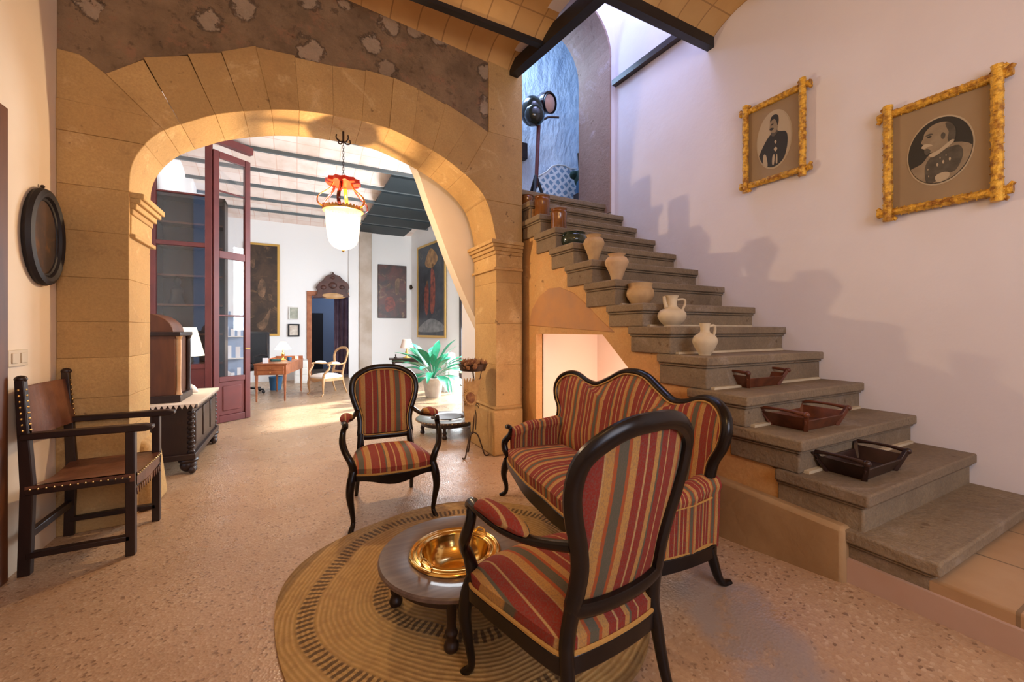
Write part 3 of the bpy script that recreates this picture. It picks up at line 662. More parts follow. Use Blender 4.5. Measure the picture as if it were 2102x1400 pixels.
# blind arch infill
ba = [onX(x, y, ts) for x, y in [(1086, 668), (1093, 635), (1108, 608), (1128, 592), (1150, 590), (1178, 601), (1205, 625), (1232, 655), (1262, 682)]]
q = MB(U); q.prism([(ts - .006, p.y, p.z) for p in ba], [(ts + .01, p.y, p.z) for p in ba]); q.build('blind_arch', mat('orange_stained_plaster', (.52, .27, .11), .85, col2=(.42, .24, .13), scale=4, bmp=.3), sc_, bevel=.006, label='orange stained blind arch over the niche')
# plinth block along the foot of the stringer
q = MB(U); pt = onX(1734, 1050, XS); q.hexa([(XS - .025, .70, 0), (XS + .04, .70, 0), (XS + .04, 1.55, 0), (XS - .01, 1.55, 0), (XS - .025, .70, .33), (XS + .04, .70, .33), (XS + .04, 1.55, .36), (XS - .01, 1.55, .36)]); q.build('plinth', M['plinth'], sc_, bevel=.02, label='long worn sandstone plinth block')

# ------------------------------------------------------------------ things on the steps
def prof_pts(pr, n=4): return [(max(p.x, 0), p.y) for p in catmull([(a, b, 0) for a, b in pr], n)]
def pot(name, label, cat, stepi, px, w_px, y_top, y_bot, prof, m, group, dx=.10, extra=None, sq=None):
    y0, z0 = allst[stepi]
    X = XS + dx; p = onX(px, y_bot, X); D = p.x / ray(px, y_bot).x
    Y = p.y; r_ = w_px / 2 * D / F_PX * U; hgt = (y_bot - y_top) * D / F_PX * U
    Y = max(Y, y0 + r_ / U * .75)
    if sq: r_ *= sq
    t = thing(name, label, cat, (X * U, Y * U, z0 * U), group=group)
    q = MB(); pr = prof_pts([(a * r_, b * hgt) for a, b in prof]); inner = [(max(a - .006, .0), b) for a, b in pr[::-1] if b > hgt * .5]
    q.lathe(pr + inner + [(0, hgt * .5)], n=32); q.build('body', m, t)
    if extra: extra(t, r_, hgt, m)
    return t
G = 'clay pots lined up on the stone steps'
cyl = [(0, 0), (.85, 0), (.95, .06), (.93, .5), (.98, .82), (.86, .90), (.97, 1)]
amph = [(0, 0), (.42, 0), (.45, .05), (.62, .3), (.97, .62), (1, .74), (.82, .87), (.62, .91), (.78, 1)]
bowl = [(0, 0), (.55, 0), (.70, .08), (1, .42), (.97, .68), (.85, .82), (.92, 1)]
low = [(0, 0), (.6, 0), (.85, .2), (1, .5), (.92, .8), (.78, .9), (.88, 1)]
jug = [(0, 0), (.50, 0), (.55, .04), (.85, .18), (1, .34), (.86, .50), (.48, .60), (.36, .70), (.38, .88), (.50, 1)]
jug2 = [(0, 0), (.45, 0), (.50, .04), (.82, .25), (1, .44), (.84, .60), (.45, .70), (.36, .80), (.44, 1)]
def handle(side, z0, z1, out):
    def f(t, r_, h, m):
        q = MB(); s = side
        q.tube([(s * r_ * .40, 0, h * z1), (s * r_ * out, 0, h * (z1 + .02)), (s * r_ * (out + .08), 0, h * (z0 + z1) / 2 + .01), (s * r_ * .75, 0, h * z0)], .008, 8, sub=5)
        o = q.build('handle', m, t); t.rotation_euler[2] = -R(20)
        if side > 0 and out > .9: MB().tube([(-r_ * .42, 0, h * .62), (-r_ * .55, 0, h * .8), (-r_ * .60, 0, h * .98)], [.016, .011, .009], 10, sub=4).build('spout', m, t)
    return f
def ears(t, r_, h, m):
    for s in (-1, 1): MB().tube([(s * r_ * .6, 0, h * .93), (s * r_ * .95, 0, h * .9), (s * r_ * .98, 0, h * .78)], .008, 8, sub=4).build('handle', m, t)
def mugh(t, r_, h, m): MB().tube([(-r_ * .9, 0, h * .8), (-r_ * 1.3, 0, h * .7), (-r_ * 1.3, 0, h * .4), (-r_ * .9, 0, h * .3)], .008, 8, sub=4).build('handle', m, t)
pot('glazed_mug', 'small amber brown glazed mug on the top step beside the pier', 'mug', 1, 1082, 26, 378, 402, cyl, M['brownglaze'], G, .08, mugh)
pot('glazed_crock', 'amber brown glazed crock, the upper of two tall ones on the steps', 'crock', 2, 1113, 33, 389, 433, cyl, M['brownglaze'], G, .085)
pot('glazed_crock', 'dark brown glazed crock just below the other tall crock', 'crock', 3, 1147, 34, 419, 462, cyl, M['brownglaze'], G, .085)
pot('green_pot', 'squat dark green glazed pot on the steps', 'pot', 4, 1178, 54, 466, 498, low, M['greenglaze'], G, .15, ears)
pot('clay_amphora', 'tall sandy clay jar, the upper of two on neighbouring steps', 'jar', 5, 1219, 42, 475, 532, amph, M['tan2'], G, .10)
pot('clay_amphora', 'tall clay jar with round shoulders, the lower of two', 'jar', 6, 1266, 47, 517, 574, amph, M['tan'], G, .11)
pot('clay_bowl', 'round yellow-brown clay bowl between the jars and the jugs', 'bowl', 7, 1314, 54, 577, 621, bowl, M['tan2'], G, .13)
pot('clay_jug', 'pale clay jug with spout and loop handle on the steps', 'jug', 8, 1379, 56, 605, 668, jug, M['white_clay'], G, .12, handle(1, .48, .86, .95))
pot('clay_jug', 'smaller pale clay jug, the lowest pot above the wooden trays', 'jug', 9, 1447, 48, 662, 728, jug2, M['white_clay'], G, .10, handle(1, .55, .90, .85))

def tray(label, stepi, pts, m, rz=0, hg=.085):
    y0, z0 = allst[stepi]; zt = z0
    A, B, D_ = [onZ(x, y, zt) for x, y in pts]          # left, front and right base corners
    lx = (D_ - B).length * U; ly = (A - B).length * U
    lx = min(max(lx, .16), .30); ly = min(max(ly, .15), .24)
    cx, cy = (A.x + D_.x) / 2, (A.y + D_.y) / 2
    cy = max(cy, y0 + ly / 2 / U + .015)
    t = thing('wooden_tray', label, 'tray', (cx * U, cy * U, zt * U + .0), rz, 'wooden trays on the lower steps')
    fl = .055; th = .010; hx, hy = lx / 2, ly / 2
    q = MB(); q.box(-hx, hx, -hy, hy, .012, .022); q.build('base', m, t, bevel=.002)
    def wall(p0, p1, o0, o1, name, hh):
        q = MB(); n_ = Vector((p1[1] - p0[1], p0[0] - p1[0], 0)).normalized() * th
        q.hexa([(*p0, .0), (*p1, .0), (p1[0] - n_.x, p1[1] - n_.y, .0), (p0[0] - n_.x, p0[1] - n_.y, .0), (*o0, hh), (*o1, hh), (o1[0] - n_.x, o1[1] - n_.y, hh), (o0[0] - n_.x, o0[1] - n_.y, hh)])
        q.build(name, m, t, bevel=.003)
    c = [(-hx, -hy), (hx, -hy), (hx, hy), (-hx, hy)]; o = [(-hx - fl, -hy - fl * .5), (hx + fl, -hy - fl * .5), (hx + fl, hy + fl * .5), (-hx - fl, hy + fl * .5)]
    for i in range(4): wall(c[i], c[(i + 1) % 4], o[i], o[(i + 1) % 4], 'side_panel', hg * (.72 if i % 2 == 0 else .92))
    for s in (-1, 1):
        q = MB(); xx = s * (hx + fl * 1.05)
        q.tube([(xx, -hy - fl * .6, hg * 1.12), (xx, -hy * .5, hg * 1.2), (xx, hy * .5, hg * 1.2), (xx, hy + fl * .6, hg * 1.12)], [.012, .008, .008, .012], 10, sub=3)
        for e in (-1, 1):
            q.ball((xx, e * (hy + fl * .6), hg * 1.12), .016, 6)
            q.bar((xx - s * fl * .1, e * (hy + fl * .55), hg * 1.12), (s * hx, e * hy, 0.0), .02, .02)
        q.build('handle', m, t, bevel=.002)
tray('reddish brown wooden tray, highest of the three on the lower steps', 10, [(1486, 788), (1528, 798), (1578, 790)], M['traywood'])
tray('reddish brown wooden tray, middle one of three on the lower steps', 11, [(1592, 872), (1648, 888), (1706, 872)], M['traywood'])
tray('blackened wooden tray, lowest and darkest of the three on the steps', 12, [(1690, 966), (1765, 985), (1842, 966)], M['traydark'])

# ------------------------------------------------------------------ striped armchairs
def leg_tube(pts, rs, up=(0, 1, 0)): return MB().tube(pts, rs, 10, up=up, sub=5)
def yback(z): return .205 + (z - .42) * .24
def armchair(name, label, loc, rz, sc=1, wood=None, fab=None, open_back=False, group=None):
    wood = wood or M['black']; fab = fab or M['stripe']
    t = thing(name, label, 'armchair', loc, rz, group, sc)
    half = [(0, .972), (.09, .966), (.165, .938), (.222, .890), (.236, .815), (.222, .74), (.195, .66), (.178, .585), (.178, .52), (.178, .475), (.12, .462), (0, .46)]
    loop = half + [(-a, b) for a, b in half[-2:0:-1]]
    L = [p for p in catmull([(a, b, 0) for a, b in loop], 4, True)]
    bow = lambda x: .035 * (1 - (x / .23) ** 2)
    q = MB(); q.tube([(p.x, yback(p.y) + bow(p.x), p.y) for p in L], [(.020, .027)] * len(L), 10, closed=True, up=(0, 1, 0))
    q.build('back_frame', wood, t)
    if not open_back:
        out = [(p.x * .93, .715 + (p.y - .715) * .945) for p in L]
        q = MB(); q.pad(out, .045, -.014, lambda x, z, w_: (x, yback(z) + bow(x) - .008 - w_, z))
        q.build('back_panel', fab, t)
        q = MB(); q.tube([(x, yback(z) + bow(x) - .019, z) for x, z in out], .0045, 6, closed=True, up=(0, 1, 0)); q.build('braid', M['trim'], t)
    else:
        MB().tube([(-.17, yback(.6) + .01, .60), (0, yback(.62) + .04, .625), (.17, yback(.6) + .01, .60)], (.012, .012)[0], 8, sub=4).build('back_rail', wood, t)
    # seat
    so = [(0, -.305), (.12, -.300), (.22, -.272), (.272, -.235), (.270, -.16), (.245, 0), (.218, .16), (.19, .215), (.10, .232), (0, .236)]
    so = so + [(-a, b) for a, b in so[-2:0:-1]]; so = [(p.x, p.y) for p in catmull([(a, b, 0) for a, b in so], 3, True)]
    q = MB(); q.pad(so, .062, 0.0, lambda x, y, w_: (x, y, .385 + w_), p=3.2)
    n_ = len(so); q.add([(x, y, .386) for x, y in so] + [(x * .985, y * .985, .335) for x, y in so], [(i, (i + 1) % n_, n_ + (i + 1) % n_, n_ + i) for i in range(n_)])
    q.build('seat', fab, t)
    q = MB(); q.tube([(x * 1.004, y * 1.004, .348) for x, y in so], (.007), 6, closed=True); q.build('seat_braid', M['trim'], t)
    q = MB(); vs = []; 
    for x, y in so:
        dip = .018 * math.cos(x * 16) if y < -.15 else 0
        vs += [(x * 1.03, y * 1.03, .345), (x * 1.03, y * 1.03, .292 - dip), (x * .92, y * .92, .292 - dip), (x * .92, y * .92, .345)]
    q.add(vs, [(4 * i + k, 4 * ((i + 1) % n_) + k, 4 * ((i + 1) % n_) + (k + 1) % 4, 4 * i + (k + 1) % 4) for i in range(n_) for k in range(4)])
    q.build('seat_rail', wood, t, bevel=.004)
    for s in (-1, 1):
        leg_tube([(s * .250, -.250, .375), (s * .268, -.268, .30), (s * .275, -.278, .22), (s * .262, -.268, .12), (s * .255, -.262, .05), (s * .268, -.292, .012), (s * .275, -.305, .0)], [(.026, .026), (.030, .028), (.024, .024), (.017, .017), (.014, .014), (.017, .017), (.015, .015)]).build('leg', wood, t)
        leg_tube([(s * .178, yback(.48) + .012, .49), (s * .185, .212, .38), (s * .192, .222, .30), (s * .20, .255, .15), (s * .208, .315, .0)], [(.022, .026), (.022, .026), (.022, .022), (.018, .018), (.014, .014)]).build('leg', wood, t)
        q = MB()
        q.tube([(s * .205, yback(.64) + .0, .655), (s * .245, .13, .63), (s * .288, .02, .635), (s * .305, -.09, .650), (s * .300, -.165, .652), (s * .298, -.195, .635)], [(.016, .018), (.014, .016), (.015, .020), (.015, .021), (.018, .021), (.014, .017)], 10, sub=4)
        q.tube([(s * .300, -.165, .645), (s * .312, -.155, .60), (s * .316, -.185, .54), (s * .298, -.235, .485), (s * .268, -.258, .43), (s * .252, -.252, .37)], [(.016, .018), (.018, .019), (.022, .021), (.021, .020), (.022, .022), (.026, .026)], 10, sub=4)
        ar = q.build('arm', wood, t)
        q = MB(); q.tube([(s * .252, .112, .64), (s * .265, .085, .655), (s * .288, .01, .668), (s * .300, -.075, .672), (s * .300, -.105, .660), (s * .300, -.118, .655)], [(.006, .010), (.020, .028), (.028, .034), (.022, .032), (.014, .024), (.004, .008)], 12, sub=4)
        q.build('arm_pad', fab, ar)
    return t
RZ = 0
armchair('armchair', 'striped armchair facing us across the rug, black wooden frame', (.462 * U, 2.365 * U, 0), R(-4), 1.0, group='pair of striped black-framed armchairs')
armchair('armchair', 'striped armchair in the foreground seen from behind, black frame', (.655 * U, .912 * U, 0), R(180 + 5), 1.0, group='pair of striped black-framed armchairs').scale = (.98, .95, 1.05)

# ------------------------------------------------------------------ camelback settee
def settee(loc, rz):
    t = thing('settee', 'striped camelback settee with black carved frame beside the stairs', 'sofa', loc, rz)
    W_, H = .66, {}
    half = [(0, 1.0), (.10, .985), (.21, .925), (.32, .875), (.42, .885), (.52, .925), (.60, .925), (.665, .885), (.69, .815), (.675, .735), (.635, .66), (.625, .58), (.63, .46), (.62, .37), (.3, .355), (0, .355)]
    loop = half + [(-a, b) for a, b in half[-2:0:-1]]
    L = catmull([(a, b, 0) for a, b in loop], 4, True)
    yb_ = lambda x, z: .20 + (z - .35) * .20 - .10 * (abs(x) / .68) ** 3
    k0 = next(i for i in range(len(L)) if L[i].y > .545 and L[i - 1].y <= .545); fr = [L[(k0 + i) % len(L)] for i in range(len(L)) if L[(k0 + i) % len(L)].y > .545]
    MB().tube([(p.x, yb_(p.x, p.y), p.y) for p in fr], [(.026, .021)] * len(fr), 10, up=(0, 1, 0)).build('back_frame', M['black'], t)
    out = [(p.x * .975, .65 + (p.y - .65) * .955) for p in L]
    MB().pad(out, .055, -.02, lambda x, z, w_: (x, yb_(x, z) - .012 - w_ * (1 - .25 * math.cos(x * 11)), z), rings=9, p=3.2).build('backrest', M['stripe_s'], t)
    MB().tube([(x, yb_(x, z) - .022, z) for x, z in out], .005, 6, closed=True, up=(0, 1, 0)).build('braid', M['trim'], t)
    so = [(0, -.33), (.2, -.335), (.4, -.315), (.56, -.29), (.65, -.25), (.66, -.16), (.66, 0), (.64, .16), (.6, .19), (.3, .20), (0, .20)]
    so = so + [(-a, b) for a, b in so[-2:0:-1]]; so = [(p.x, p.y) for p in catmull([(a, b, 0) for a, b in so], 3, True)]; n_ = len(so)
    q = MB(); q.pad(so, .065, 0, lambda x, y, w_: (x, y, .355 + w_), p=4.5, rings=9)
    q.add([(x, y, .356) for x, y in so] + [(x * .99, y * .985, .285) for x, y in so], [(i, (i + 1) % n_, n_ + (i + 1) % n_, n_ + i) for i in range(n_)]); q.build('seat', M['stripe_s'], t)
    MB().tube([(x * 1.003, y * 1.003, .292) for x, y in so], .007, 6, closed=True).build('seat_braid', M['trim'], t)
    vs = []; q = MB()
    for x, y in so:
        dip = .03 * math.cos(x * PI / .66) if y < -.2 else 0
        vs += [(x * 1.015, y * 1.03, .288), (x * 1.015, y * 1.03, .225 - dip), (x * .95, y * .92, .225 - dip), (x * .95, y * .92, .288)]
    q.add(vs, [(4 * i + k, 4 * ((i + 1) % n_) + k, 4 * ((i + 1) % n_) + (k + 1) % 4, 4 * i + (k + 1) % 4) for i in range(n_) for k in range(4)]); q.build('seat_rail', M['black'], t, bevel=.004)
    ca, sa = math.cos(rz), math.sin(rz)
    def gz(x, y): return fz((loc[0] + x * ca - y * sa) / U, (loc[1] + x * sa + y * ca) / U) * U
    for s in (-1, 1):
        arm = MB()
        prof = lambda y: .56 - .05 * sstep((-y - .05) / .2) + .03 * sstep((y - 0) / .2)
        ys = [.20, .12, .02, -.08, -.17, -.23]
        vs = []
        for y in ys:
            zt = prof(y); xx = .655 - (.0 if y < .1 else .02)
            ringp = [(xx + .012, .27), (xx + .018, .40), (xx + .022, zt - .06), (xx + .030, zt - .03), (xx + .018, zt), (xx - .02, zt + .012), (xx - .055, zt), (xx - .065, zt - .035), (xx - .05, zt - .07), (xx - .045, .27)]
            vs += [(s * a, y, b) for a, b in ringp]
        n2 = 10; fs = [(i * n2 + k, i * n2 + (k + 1) % n2, (i + 1) * n2 + (k + 1) % n2, (i + 1) * n2 + k) for i in range(len(ys) - 1) for k in range(n2)] + [tuple(range(n2)), tuple(range((len(ys) - 1) * n2, len(ys) * n2))]
        arm.add(vs, fs); ao = arm.build('arm', M['stripe_arm'], t, bevel=.006, ang=60)
        MB().tube([(s * .667, -.235, .28), (s * .685, -.262, .34), (s * .695, -.262, .40), (s * .665, -.232, .46), (s * .655, -.228, .505), (s * .66, -.25, .528), (s * .655, -.268, .52)], [(.024, .024), (.026, .026), (.025, .025), (.022, .022), (.020, .022), (.018, .024), (.012, .016)], 10, up=(0, 1, 0), sub=5).build('arm_post', M['black'], ao)
        MB().tube([(s * .676, y, prof(y) - .058) for y in ys[1:]], .004, 6).build('arm_braid', M['trim'], ao)
        g = gz(s * .67, -.31); leg_tube([(s * .655, -.26, .28), (s * .668, -.275, .21), (s * .672, -.28, .15), (s * .655, -.268, .08), (s * .655, -.275, .03 + g), (s * .68, -.305, g)], [(.026, .026), (.028, .028), (.022, .022), (.016, .016), (.015, .015), (.015, .015)]).build('leg', M['black'], t)
        g = gz(s * .66, .27); leg_tube([(s * .63, .16, .27), (s * .635, .18, .20), (s * .645, .21, .11), (s * .655, .26, g)], [(.024, .024), (.022, .022), (.018, .018), (.014, .014)]).build('leg', M['black'], t)
    return t
M['stripe_arm'] = stripe_mat('striped_arm_upholstery', .15, .4, axis=1)
settee((1.262 * U, 1.575 * U, 0), R(-90 - 6)).scale = (1.17, 1, 1)

# ------------------------------------------------------------------ rug and brazier table
rc = (.62, 1.555); rr_ = .70 * U
q = MB(); n_ = 120; vs = []
rad = lambda a: rr_ * (1 + .022 * math.sin(5 * a + 1.2) + .012 * math.sin(3 * a))
for zz, k in ((0.001, 1.0), (.012, 1.0), (.014, .985), (.014, .5)):
    for i in range(n_): a = 2 * PI * i / n_; vs.append((rad(a) * k * math.cos(a), rad(a) * k * math.sin(a), zz))
vs.append((0, 0, .014))
fs = [(j * n_ + i, j * n_ + (i + 1) % n_, (j + 1) * n_ + (i + 1) % n_, (j + 1) * n_ + i) for j in range(3) for i in range(n_)] + [(3 * n_ + i, 3 * n_ + (i + 1) % n_, 4 * n_) for i in range(n_)] + [tuple(range(n_ - 1, -1, -1))]
q.add(vs, fs); rug = q.build('jute_rug', rug_mat(rr_)); rug.location = (rc[0] * U, rc[1] * U, 0)
tag(rug, 'round braided jute rug with dark ladder bands under the brazier table', 'rug')

def brazier(name, label, loc, R_, H, foot=True):
    t = thing(name, label, 'table', loc)
    q = MB(); q.lathe([(R_ * .52, H - .03), (R_ * .60, H - .035), (R_ * .96, H - .03), (R_, H - .018), (R_, H - .006), (R_ * .98, H), (R_ * .56, H), (R_ * .54, H - .004), (R_ * .52, H - .03)], n=56); q.build('tabletop', M['tabletop'], t)
    q = MB(); q.lathe([(R_ * .80, H - .075), (R_ * .84, H - .075), (R_ * .84, H - .03), (R_ * .80, H - .03), (R_ * .80, H - .075)], n=40)
    q.build('apron', M['darkwood'], t)
    for k in range(4):
        a = R(45 + 90 * k + 20); x, y = R_ * .80 * math.cos(a), R_ * .80 * math.sin(a)
        MB().lathe(prof_pts([(.0, 0), (.022, 0), (.030, .02), (.020, .045), (.026, .07), (.018, .10), (.024, H - .04), (.024, H - .03)]), c=(x, y, 0), n=16).build('leg', M['darkwood'], t)
    return t
M['tabletop'] = mat('worn_grey_brown_tabletop', (.14, .095, .075), .35, col2=(.085, .055, .045), scale=5, stretch=(1, 8, 1), coat=.2)
bt = brazier('brazier_table', 'low round wooden brazier table standing on the jute rug', (.515 * U, 1.405 * U, .014), .35, .245)
bb = thing('brass_bowl', 'polished brass brazier bowl set in the round table on the rug', 'bowl', (.505 * U, 1.40 * U, .014 + .245))
q = MB(); q.lathe(prof_pts([(.0, -.085), (.08, -.083), (.125, -.05), (.145, -.005), (.150, .008), (.160, .003), (.172, .010), (.188, .006), (.198, .012), (.206, .006), (.205, .000), (.17, -.0), (.150, -.02), (.13, -.06), (.08, -.092), (0, -.094)], 3), n=56); q.build('basin', M['brass'], bb)
for s in (-1, 1):
    a = R(25); q = MB(); q.tube([(s * .175 * math.cos(a + .2), s * .175 * math.sin(a + .2), .012), (s * .178 * math.cos(a + .1), s * .178 * math.sin(a + .1), .035), (s * .178 * math.cos(a - .1), s * .178 * math.sin(a - .1), .035), (s * .175 * math.cos(a - .2), s * .175 * math.sin(a - .2), .012)], .005, 8, sub=4); q.build('handle', M['brass'], bb)
tag(MB().cbox((0, 0, 0), (.05, .03, .014), .4).build('charcoal_piece', M['darkvoid'], bevel=.004), 'small black lump lying inside the brass bowl', 'charcoal').location = (.52 * U, 1.37 * U, .014 + .245 - .075)

# ------------------------------------------------------------------ friar's armchair by the left wall
fc = thing('leather_armchair', 'dark friar armchair with studded brown leather seat and back by the left wall', 'armchair', (-.815 * U, 2.585 * U, 0), 0)
D, Wd = .205, .235             # half depth (x, front=+x) and half width
def b_(a, b, w1, w2, name, m=None, up=(0, 1, 0)): return MB().bar(a, b, w1, w2, up).build(name, m or M['darkwood'], fc, bevel=.004)
for s in (-1, 1):
    y = s * (Wd - .0)
    b_((D, y, 0), (D, y, .70), .042, .042, 'leg')
    q = MB(); pts = [(-D - .03, 0), (-D + .018, 0), (-D + .03, .46), (-D - .005, 1.01), (-D - .04, 1.01), (-D - .02, .46)]
    q.prism([(x, y - .02, z) for x, z in pts], [(x, y + .02, z) for x, z in pts]); lg = q.build('leg', M['darkwood'], fc, bevel=.004)
    MB().ball((-D - .022, y, 1.015), (.026, .022, .02), 6).build('finial', M['darkwood'], lg)
    q = MB(); pts = [(-D - .02, .70), (-D - .02, .735), (D + .06, .735), (D + .10, .725), (D + .10, .705), (D + .07, .695), (0, .70)]
    q.prism([(x, y - .03, z) for x, z in pts], [(x, y + .03, z) for x, z in pts]); q.build('arm', M['darkwood'], fc, bevel=.006)
    b_((-D, y, .10), (D, y, .10), .03, .042, 'stretcher'); b_((-D, y, .43), (D, y, .43), .03, .05, 'seat_frame')
b_((D, -Wd, .40), (D, Wd, .40), .03, .07, 'front_rail', up=(0, 0, 1)); b_((-D, -Wd, .20), (-D, Wd, .20), .03, .04, 'stretcher', up=(0, 0, 1))
q = MB(); q.grid(lambda a, b: (-D + .0 + a * (2 * D + .02), -Wd + b * 2 * Wd, .462 - .03 * math.sin(PI * b) * (1 - .3 * a)), 10, 10); q.grid(lambda a, b: (-D + a * (2 * D + .02), -Wd + b * 2 * Wd, .450 - .03 * math.sin(PI * b) * (1 - .3 * a)), 10, 10)
q.grid(lambda a, b: (D + .021, -Wd + a * 2 * Wd, .46 - b * .07 - .02 * math.sin(PI * a)), 10, 3)
for s in (-1, 1): q.grid(lambda a, b: (-D + a * (2 * D + .02), s * (Wd + .0215), .462 - b * .045), 8, 2)
seat = q.build('seat', M['leather'], fc)
q = MB(); 
for i in range(12):
    y = -Wd + .02 + i * (2 * Wd - .04) / 11; q.add([(D + .024, y - .012, .37), (D + .024, y + .012, .37), (D + .024, y, .33), (D + .020, y - .012, .37), (D + .020, y + .012, .37), (D + .020, y, .33)], [(0, 1, 2), (5, 4, 3), (0, 3, 4, 1), (1, 4, 5, 2), (2, 5, 3, 0)])
q.build('fringe', M['leather'], fc)
q = MB(); q.grid(lambda a, b: (-D + .012 - .045 * (b) * .9 - .02 * math.sin(PI * a), -Wd + a * 2 * Wd, .70 + b * .27), 10, 6); q.grid(lambda a, b: (-D + .024 - .045 * b * .9 - .02 * math.sin(PI * a), -Wd + a * 2 * Wd, .70 + b * .27), 10, 6)
back = q.build('backrest', M['leather'], fc)
q = MB()
for s in (-1, 1):
    for i in range(14): q.ball((-D + .02 + i * (2 * D - .02) / 13, s * (Wd + .023), .445), .007, 4)
    for i in range(9): q.ball((-D + .016 - .020 * i / 8, s * Wd, .72 + .24 * i / 8), .007, 4); q.ball((-D - .005 - .018 * i / 8, s * (Wd + .020), .72 + .24 * i / 8), .007, 4)
for i in range(14): q.ball((D + .024, -Wd + .02 + i * (2 * Wd - .04) / 13, .445), .007, 4)
o = q.build('studs', M['studs'], fc); o['kind'] = 'stuff'

# oval picture, switch plate, door on the left wall
ov = thing('oval_picture', 'dark oval picture with thick black frame on the left wall', 'picture')
cc = onX(77, 485, XL); L_ = []
top_, bot_ = onX(77, 384, XL), onX(77, 586, XL); lf, rt = onX(33, 485, XL), onX(120, 485, XL)
a_, bz = abs(lf.y - rt.y) / 2 * .86, (top_.z - bot_.z) / 2; cy_ = (lf.y + rt.y) / 2; cz_ = (top_.z + bot_.z) / 2
el = lambda k, x, n=48: [(XL + x, cy_ + a_ * k * math.cos(2 * PI * i / n), cz_ + bz * k * math.sin(2 * PI * i / n)) for i in range(n)]
q = MB(U)
for k, x, r1 in ((.90, .018, .022), (.78, .014, .010)): q.tube(el(k, x), (r1), 8, closed=True, up=(1, 0, 0))
q.prism(el(.93, .0), el(.93, .012)); q.build('frame', M['darkvoid'], ov)
MB(U).prism(el(.76, .012), el(.76, .016)).build('canvas', M['paint_oval'], ov)
MB(U).ball((XL + .012, cy_, cz_ + bz + .008), .008, 6).build('hook', M['iron'], ov)
a = onX(10, 720, XL); b = onX(51, 749, XL)
sw = thing('light_switch', 'ivory double light switch on the left wall', 'switch')
MB(U).box(XL, XL + .010, a.y, b.y, b.z, a.z).build('plate', M['switch'], sw, bevel=.002)
for k in range(2): yy = a.y + (b.y - a.y) * (.27 + .46 * k); MB(U).box(XL + .009, XL + .014, yy - .018, yy + .018, b.z + .012, a.z - .012).build('rocker', M['switch'], sw, bevel=.002)
q = MB(U); q.box(XL, XL + .012, 2.26, 2.375, 0, 1.88); q.box(XL, XL + .012, 1.2, 2.28, 1.80, 1.88); q.box(XL, XL + .012, 1.2, 1.3, 0, 1.8); q.box(XL, XL + .006, 1.3, 2.28, 0, 1.8)
d1 = S(q, 'door_1', M['midwood'], 'brown wooden door and casing at the left edge', bevel=.003)

